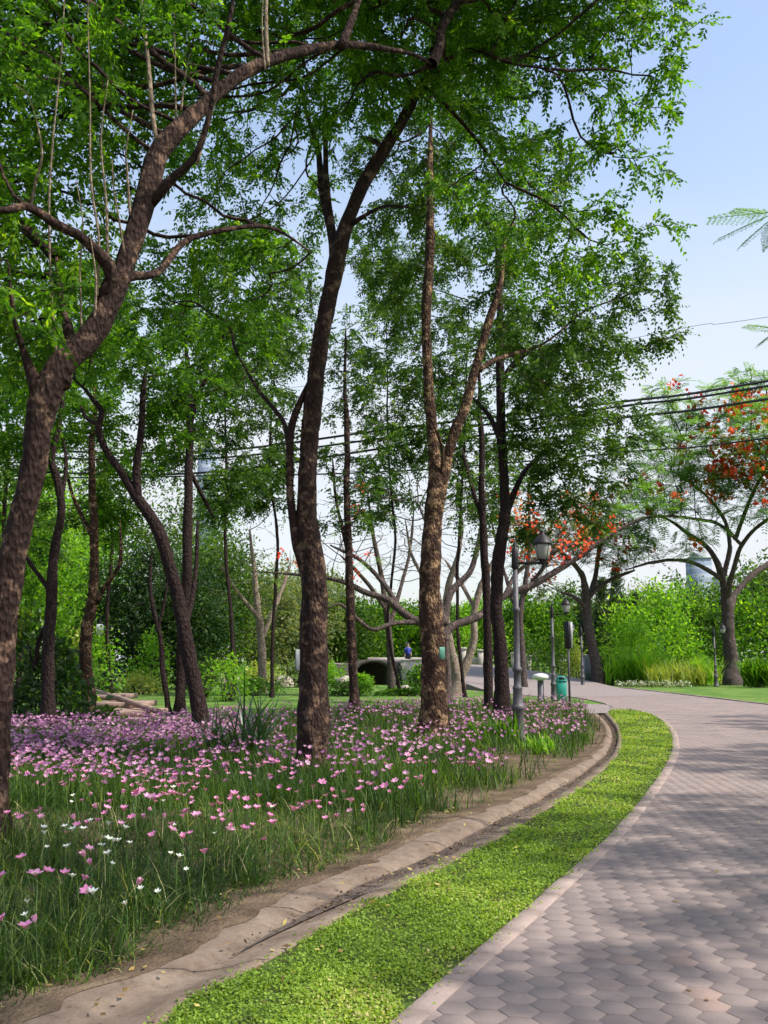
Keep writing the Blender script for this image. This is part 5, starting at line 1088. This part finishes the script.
# ------------------------------------------------------------------ bed grass, flowers, lawn cover
bed = np.array(bed_poly)
def bed_sample(n, y0, y1):
    """points of the bed inside the view, denser nearby"""
    y = y0 * (y1 / y0) ** rng.random(n); x = rng.uniform(-.46, .40, n) * y - .6; P = np.stack([x, y], 1)
    return P[inpoly(P, bed)]
def bare(P):
    """how bare the soil is: along the drain and on the patch right of the near lamp"""
    d = distline(P, drainL); 
    b = np.clip(1 - (d - .10) / (.30 + .12 * np.sin(P[:, 1] * 2.1) + .1 * np.sin(P[:, 1] * 5.3)), 0, 1)
    for (a, q, rx, ry) in [(525, 765, 1.0, 2.2), (470, 800, .6, 1.0), (560, 765, .8, 1.5)]:
        c = G(a, q); e = ((P[:, 0] - c[0]) / rx) ** 2 + ((P[:, 1] - c[1]) / ry) ** 2; b = np.maximum(b, np.clip(1.3 - e, 0, .93))
    return b
mb = MB()
P = bed_sample(100000, 2.6, 13); k = rng.random(len(P)) > bare(P); P = P[k]
patch = .5 + .5 * np.sin(P[:, 0] * 1.7 + np.sin(P[:, 1] * 1.3)) * np.cos(P[:, 1] * 1.1)
tuft = P[rng.integers(0, len(P), len(P) // 16)]; off_ = rng.normal(0, .045, P.shape); Pt = tuft[rng.integers(0, len(tuft), len(P))] + off_; kk_ = inpoly(Pt, bed); Pt = Pt[kk_]; taz = np.arctan2(off_[kk_, 1], off_[kk_, 0]) + rng.normal(0, .7, len(Pt))
n = len(Pt); h = (rng.normal(.20, .065, n) * (1 + .25 * np.sin(Pt[:, 0] * 3.3 + 1.7 * np.sin(Pt[:, 1] * 2.1)))).clip(.06, .40) * (1 - .35 * bare(Pt)); tint = np.clip(rng.beta(1.5, 2.0, n) + .15 * np.sin(Pt[:, 0] * 2 + Pt[:, 1]), 0, .95); tint[rng.random(n) < .05] = 1
blades(mb, np.column_stack([Pt, np.zeros(n) - .01]), h * 1.25, rng.uniform(.0026, .0052, n), np.abs(rng.normal(.75, .42, n)).clip(0, 1.7), tint, droop=1.5, az=taz)
P = bed_sample(62000, 11, 42); P = P[rng.random(len(P)) > bare(P)]; n = len(P); tint = np.clip(rng.beta(2, 2.4, n) + .12 * np.sin(P[:, 0] * 1.2 + P[:, 1]), 0, .93)
blades(mb, np.column_stack([P, np.zeros(n) - .01]), rng.normal(.34, .06, n).clip(.12, .5), .0035 + .00028 * P[:, 1], np.abs(rng.normal(.35, .25, n)).clip(0, 1.2), tint, segs=2, droop=1.0)
P = bed_sample(70000, 2.8, 22); P = P[rng.random(len(P)) > bare(P) * .9]; n = len(P)
blades(mb, np.column_stack([P, np.zeros(n) - .01]), rng.uniform(.06, .15, n), .003 + .0003 * P[:, 1], rng.uniform(.3, 1.4, n), rng.beta(1.6, 2.6, n), segs=2)
# low weeds on the bare margin
P = bed_sample(60000, 3.2, 20); b_ = bare(P); k = (b_ > .15) & (rng.random(len(P)) < .25 * (1.15 - b_)); P = P[k]; n = len(P)
blades(mb, np.column_stack([P, np.zeros(n)]), rng.uniform(.04, .12, n), .004, rng.uniform(.2, 1.2, n), rng.beta(2, 2, n), segs=2)
o = mb.build('bed_grass', M['grass']); tag(o, kind='stuff')

lw = np.array(lawn_poly); mb = MB()
n = 640000; y = 3.3 * (36 / 3.3) ** rng.random(n); x = rng.uniform(-.45, .36, n) * y; P = np.stack([x, y], 1); P = P[inpoly(P, lw) | ((np.minimum(distline(P, kerbL), distline(P, drainR)) < .055 * rng.random(n) ** 2 * (1 + np.sin(P[:, 1] * 9 + 3 * np.sin(P[:, 1] * 23)))) & (rng.random(n) < .8))]
th_ = np.sin(P[:, 0] * 4.1 + 2 * np.sin(P[:, 1] * 2.3)) * np.sin(P[:, 1] * 3.7 + 2 * np.sin(P[:, 0] * 5.1)); ed_ = np.minimum(distline(P, kerbL), distline(P, drainR)); P = P[rng.random(len(P)) < np.clip(.42 + .6 * (th_ > -.2) - .6 * np.clip(.08 - ed_, 0, .08) / .08 * (th_ < .3), .12, 1)]
n = len(P); C3 = np.column_stack([P, np.full(n, .012) + rng.random(n) * .025 * (1 + .4 * np.sin(P[:, 0] * 9) * np.sin(P[:, 1] * 7))]); sz = (.011 + .0013 * P[:, 1]) * rng.uniform(.7, 1.3, n)
D = rdir(n) * np.array([1, 1, .45]); D[:, 2] = np.abs(D[:, 2]); Nn = rdir(n, 2.0); V, Q = quads(C3, unit(D) * sz[:, None], unit(np.cross(D, Nn)) * sz[:, None] * .36)
patch = .2 * np.sin(P[:, 0] * 3.1 + 2 * np.sin(P[:, 1] * 1.7)) + .1 * np.sin(P[:, 1] * 4.3 + P[:, 0] * 6); mb.add(V, [Q], np.clip(rng.beta(2, 2, n) * .95 + patch, 0, 1)); tag(mb.build('lawn_cover', M['clover']), kind='stuff')

# rain lilies
def petals(mb, C, axis, L, w, open_, rnd, curl=.25):
    """six petals on every flower, funnel shaped"""
    n = len(C); A = unit(axis); S = unit(np.cross(A, np.array([.3, .9, .2]))); T = np.cross(A, S)
    for k in range(6):
        a = k * math.pi / 3 + rng.uniform(-.12, .12, n)[:, None]; R = S * np.cos(a) + T * np.sin(a); Tn = -S * np.sin(a) + T * np.cos(a)
        Lk = L * (1 if k % 2 else .94)
        u1 = unit(A * math.cos(open_ * .6) + R * math.sin(open_ * .6)); u2 = unit(A * math.cos(open_ + curl) + R * math.sin(open_ + curl))
        p1 = C + u1 * Lk * .5; p2 = p1 + u2 * Lk * .5
        V = np.stack([C, p1 - Tn * w, p1 + Tn * w, p2 - Tn * w * .0, C * .0 + p1 * .45 + p2 * .55 - Tn * w * .75, p1 * .45 + p2 * .55 + Tn * w * .75], 1)
        b_ = (np.arange(n) * 6)[:, None]
        mb.add(V.reshape(-1, 3), [b_ + np.array([[1, 2, 5, 4]]), b_ + np.array([[0, 2, 1]]), b_ + np.array([[4, 5, 3]])])
        mb.R[4][-1] = np.clip(rnd + rng.normal(0, .06, n), 0, 1); mb.R[3][-1] = np.clip(rnd + .1, 0, 1); mb.R[3][-2] = np.clip(rnd + .35, 0, 1)
def lily_proto(mat, L, w, open_, seed):
    global rng
    root = bpy.data.objects.new('rain_lily', None); COL.objects.link(root)
    h = .30; bend = .03 * (seed % 3 - 1)
    s = MB(); s.tube([(0, 0, -.02), (bend * .3, 0, h * .5), (bend, .01, h - .03), (bend * 1.3, .0, h)], [.0024, .0022, .002, .0026], 5); s.build('stem', M['stemg'], root, smooth=True)
    m = MB(); ax_ = np.array([[bend * 6 + .25 * math.cos(seed * 2.1), -.35 + .3 * math.sin(seed), 1.0]]); petals(m, np.array([[bend * 1.3, 0, h]]), ax_, L, w, open_, np.array([.25 + .12 * (seed % 5)])); fl = m.build('bloom', M[mat], root)
    t = MB(); c = np.array([bend * 1.3, 0, h]); a = unit(ax_[0])
    for q in range(4):
        dv = a + .25 * np.array([math.cos(q * 1.6), math.sin(q * 1.6), 0]); t.tube([c, c + dv * L * .4], [.0011, .002], 3)
    t.build('stamens', M['leaf_yellow'], fl)
    return root
pink_protos = [lily_proto('pink', .052, .0125, (.95, .8, .66, 1.05, .3)[k] - .0, k) for k in range(5)]
white_protos = [lily_proto('white', .040, .0075, .75, k + 1) for k in range(3)]
def zone(P, colour):
    """where a flower stands, in the words of the picture: its row and the column it grows in"""
    x, y = P; lat = 384 + x / y * 1000
    rows = [(6.2, 'in the lowest corner'), (7.3, 'low in the bed'), (8.4, 'level with the near trunk foot'), (9.2, 'just above the near trunk foot'), (10, 'in the lit middle grass'), (10.8, 'above the lit grass'), (11.6, 'well below the thick trunk'), (12.3, 'just below the thick trunk'), (13, 'level with the thick trunk foot'), (13.6, 'close behind the thick trunk'), (99, 'at the mauve drift front')]
    r_ = next(t for v, t in rows if y < v)
    cols = [(60, 'by the left edge'), (110, 'under the crooked tree'), (155, 'under the bench'), (205, 'under the dark forked tree'), (255, 'under the dark clump'), (298, 'left of the thick trunk'), (345, 'under the thick trunk'), (400, 'under the slender tree'), (450, 'under the warm-barked tree'), (999, 'towards the lamp')]
    c_ = next(t for v, t in cols if lat < v)
    return r_ + ', ' + c_
pink_pts = [G(a, b, .3)[:2] for a, b in [(8, 884), (16, 912), (46, 988), (24, 925), (88, 848), (146, 774), (160, 768), (72, 778), (76, 828), (80, 820), (106, 804), (118, 808), (130, 800), (140, 790), (163, 838), (45, 950), (192, 828), (218, 822), (190, 800), (268, 835), (8, 832), (15, 760), (92, 780), (97, 930), (15, 1015), (250, 812), (233, 806), (295, 800), (310, 808), (206, 762), (232, 768), (100, 746), (265, 874)]]
def dens_pink(P):
    lat = P[:, 0] / P[:, 1]; y = P[:, 1]
    d = np.interp(y, [4, 6, 8, 10, 13, 16], [.2, .55, .9, 1, .9, .9]); d *= np.where((lat < -.23) & (y < 11), .45, 1); d *= 1 - np.clip(bare(P) * 1.3, 0, 1)
    return d * (.35 + .65 * (np.sin(P[:, 0] * 2.3 + np.sin(P[:, 1] * 1.9) * 2) > -.2))
cand = []
while len(cand) < 262:
    y = rng.uniform(5, 13.6, 400); x = rng.uniform(-.40, .26, 400) * y; P = np.stack([x, y], 1); P = P[inpoly(P, bed)]; P = P[rng.random(len(P)) < dens_pink(P)]; cand += [p for p in P]
pink_pts += cand[:262]
TR = np.array([[W(311, 700, 14.5)[0], 14.5], [W(0, 700, 9.3)[0], 9.3]])
used = set()
ORD = ['leftmost'] + ['%s from left' % w for w in 'second third fourth fifth sixth seventh eighth ninth tenth eleventh twelfth'.split()]
def place(protos, pts, colour):
    pts = np.array([p + (np.array([.35, -.1]) if np.min(np.linalg.norm(TR - p, axis=1)) < .34 else 0) for p in pts]); pts = pts[inpoly(pts, bed) & (distline(pts, drainL) > .12)]
    byz = {}
    for p in pts: byz.setdefault(zone(p, colour), []).append(p)
    k_ = 0
    for z, L_ in byz.items():
        L_.sort(key=lambda p: p[0] / p[1])
        for q, p in enumerate(L_):
            j = k_ % len(protos); pr = protos[j]; k_ += 1
            o = pr if (colour, j) not in used else copy_tree(pr); used.add((colour, j))
            o.location = (float(p[0]), float(p[1]), 0); o.rotation_euler = (rng.normal(0, .16), rng.normal(0, .16), rng.normal(0, 1.2)); sc_ = float(rng.uniform(.8, 1.45)); o.scale = (sc_, sc_, (.5 + .45 * sc_) * float(rng.uniform(.85, 1.15)))
            tag(o, '%s lily %s%s' % (colour, z, ', ' + ORD[q] if len(L_) > 1 and q < 12 else (', further right' if q >= 12 else '')), 'flower', '%s rain lilies in the bed' % colour)
        
place(pink_protos, pink_pts, 'pink')
wp = [(48, 826), (42, 843), (72, 848), (46, 843), (90, 826), (92, 830), (106, 836), (112, 838), (121, 832), (107, 845), (116, 846), (127, 841), (100, 854), (108, 858), (112, 858), (61, 876), (60, 828), (75, 836), (95, 845), (98, 887), (28, 910), (50, 932), (4, 912), (85, 906), (135, 888), (131, 905), (146, 905), (165, 888), (180, 887), (198, 882), (228, 884), (238, 878), (168, 850), (175, 858), (192, 864), (170, 797), (177, 815), (212, 830), (30, 896), (155, 802), (82, 796), (120, 756), (64, 803), (285, 858), (330, 846), (268, 808)]
place(white_protos, [G(a, b + 4, .27)[:2] for a, b in wp], 'white')
# the distant drift of flowers: one mass
n = 30000; y = 11.5 * (41 / 11.5) ** (rng.random(n) ** .9); x = rng.uniform(-.42, .20, n) * y; P = np.stack([x, y], 1); P = P[inpoly(P, bed)]
k = rng.random(len(P)) < (1 - np.clip(bare(P) * 1.2, 0, 1)) * np.interp(P[:, 1], [11.5, 13.5, 16, 20, 30], [.12, .20, .28, .40, .45]) * (.35 + .65 * (np.sin(P[:, 0] * 1.1 + 2 * np.sin(P[:, 1] * .5)) > -.55)) * np.where(P[:, 0] / P[:, 1] < -.14, np.interp(P[:, 1], [12, 15, 18], [1, 1.4, 1.9]), np.interp(P[:, 1], [14, 26, 34], [.42, .6, .8])); P = P[k]; n = len(P)
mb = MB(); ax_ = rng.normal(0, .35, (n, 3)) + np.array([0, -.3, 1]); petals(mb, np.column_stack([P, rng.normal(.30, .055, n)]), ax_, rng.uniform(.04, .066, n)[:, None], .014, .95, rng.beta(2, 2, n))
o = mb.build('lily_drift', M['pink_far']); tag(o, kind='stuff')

# leaf litter and bits lying in the channel
lm = MB(); ii = rng.integers(0, n_dr, 2600); ii = ii[rng.random(len(ii)) < np.clip((yy_d[ii] - 5.0) / 3, 0, 1)]; uu_ = rng.normal(.575, .06, len(ii))[:, None]; Pc = dl_d[ii] * (1 - uu_) + dr_d[ii] * uu_ + rng.normal(0, .02, (len(ii), 2))
D = unit(rdir(len(ii)) * np.array([1, 1, .2])); V, Q = quads(np.column_stack([Pc, -.04 * np.clip((Pc[:, 1] - 6) / 3, 0, 1) + rng.uniform(0, .015, len(ii))]), D * rng.uniform(.015, .05, len(ii))[:, None], unit(np.cross(D, rdir(len(ii), 3))) * .008); lm.add(V, [Q], rng.random(len(ii)) ** 2 * .8)
M['litter'] = leafmat('litter', [(0, (.05, .03, .018)), (.5, (.13, .085, .045)), (1, (.32, .24, .13))], trans=.1); tag(lm.build('drain_litter', M['litter']), kind='stuff')
# fallen leaves
mb = MB(); C_ = []
for (y0, y1, n_) in [(4, 12, 240), (8, 30, 160)]:
    q = np.stack([rng.uniform(-.4, .4, n_ * 3) * 1, rng.uniform(y0, y1, n_ * 3)], 1); q[:, 0] *= q[:, 1]; dd = np.minimum(distline(q, drainL), distline(q, drainR)); inroad = inpoly(q, paved)
    keep = (rng.random(len(q)) < np.where(inroad, .06, np.where(dd < .4, .8, .04))); C_.append(q[keep])
q = np.vstack(C_); n = len(q); inroad = inpoly(q, paved); zz = np.where(inroad, .016, .04); D = rdir(n) * np.array([1, 1, .1]); D = unit(D); Nn = rdir(n, 3)
V, Q = quads(np.column_stack([q, zz]), D * rng.uniform(.03, .06, n)[:, None], unit(np.cross(D, Nn)) * .012); mb.add(V, [Q], rng.random(n))
M['dry'] = leafmat('dry_leaf', [(0, (.09, .05, .025)), (.5, (.26, .17, .06)), (1, (.5, .42, .14))], trans=.15); tag(mb.build('fallen_leaves', M['dry']), kind='stuff')
print('quads', sum(len(o.data.polygons) for o in bpy.data.objects if o.type == 'MESH'), 'objects', len(bpy.data.objects))
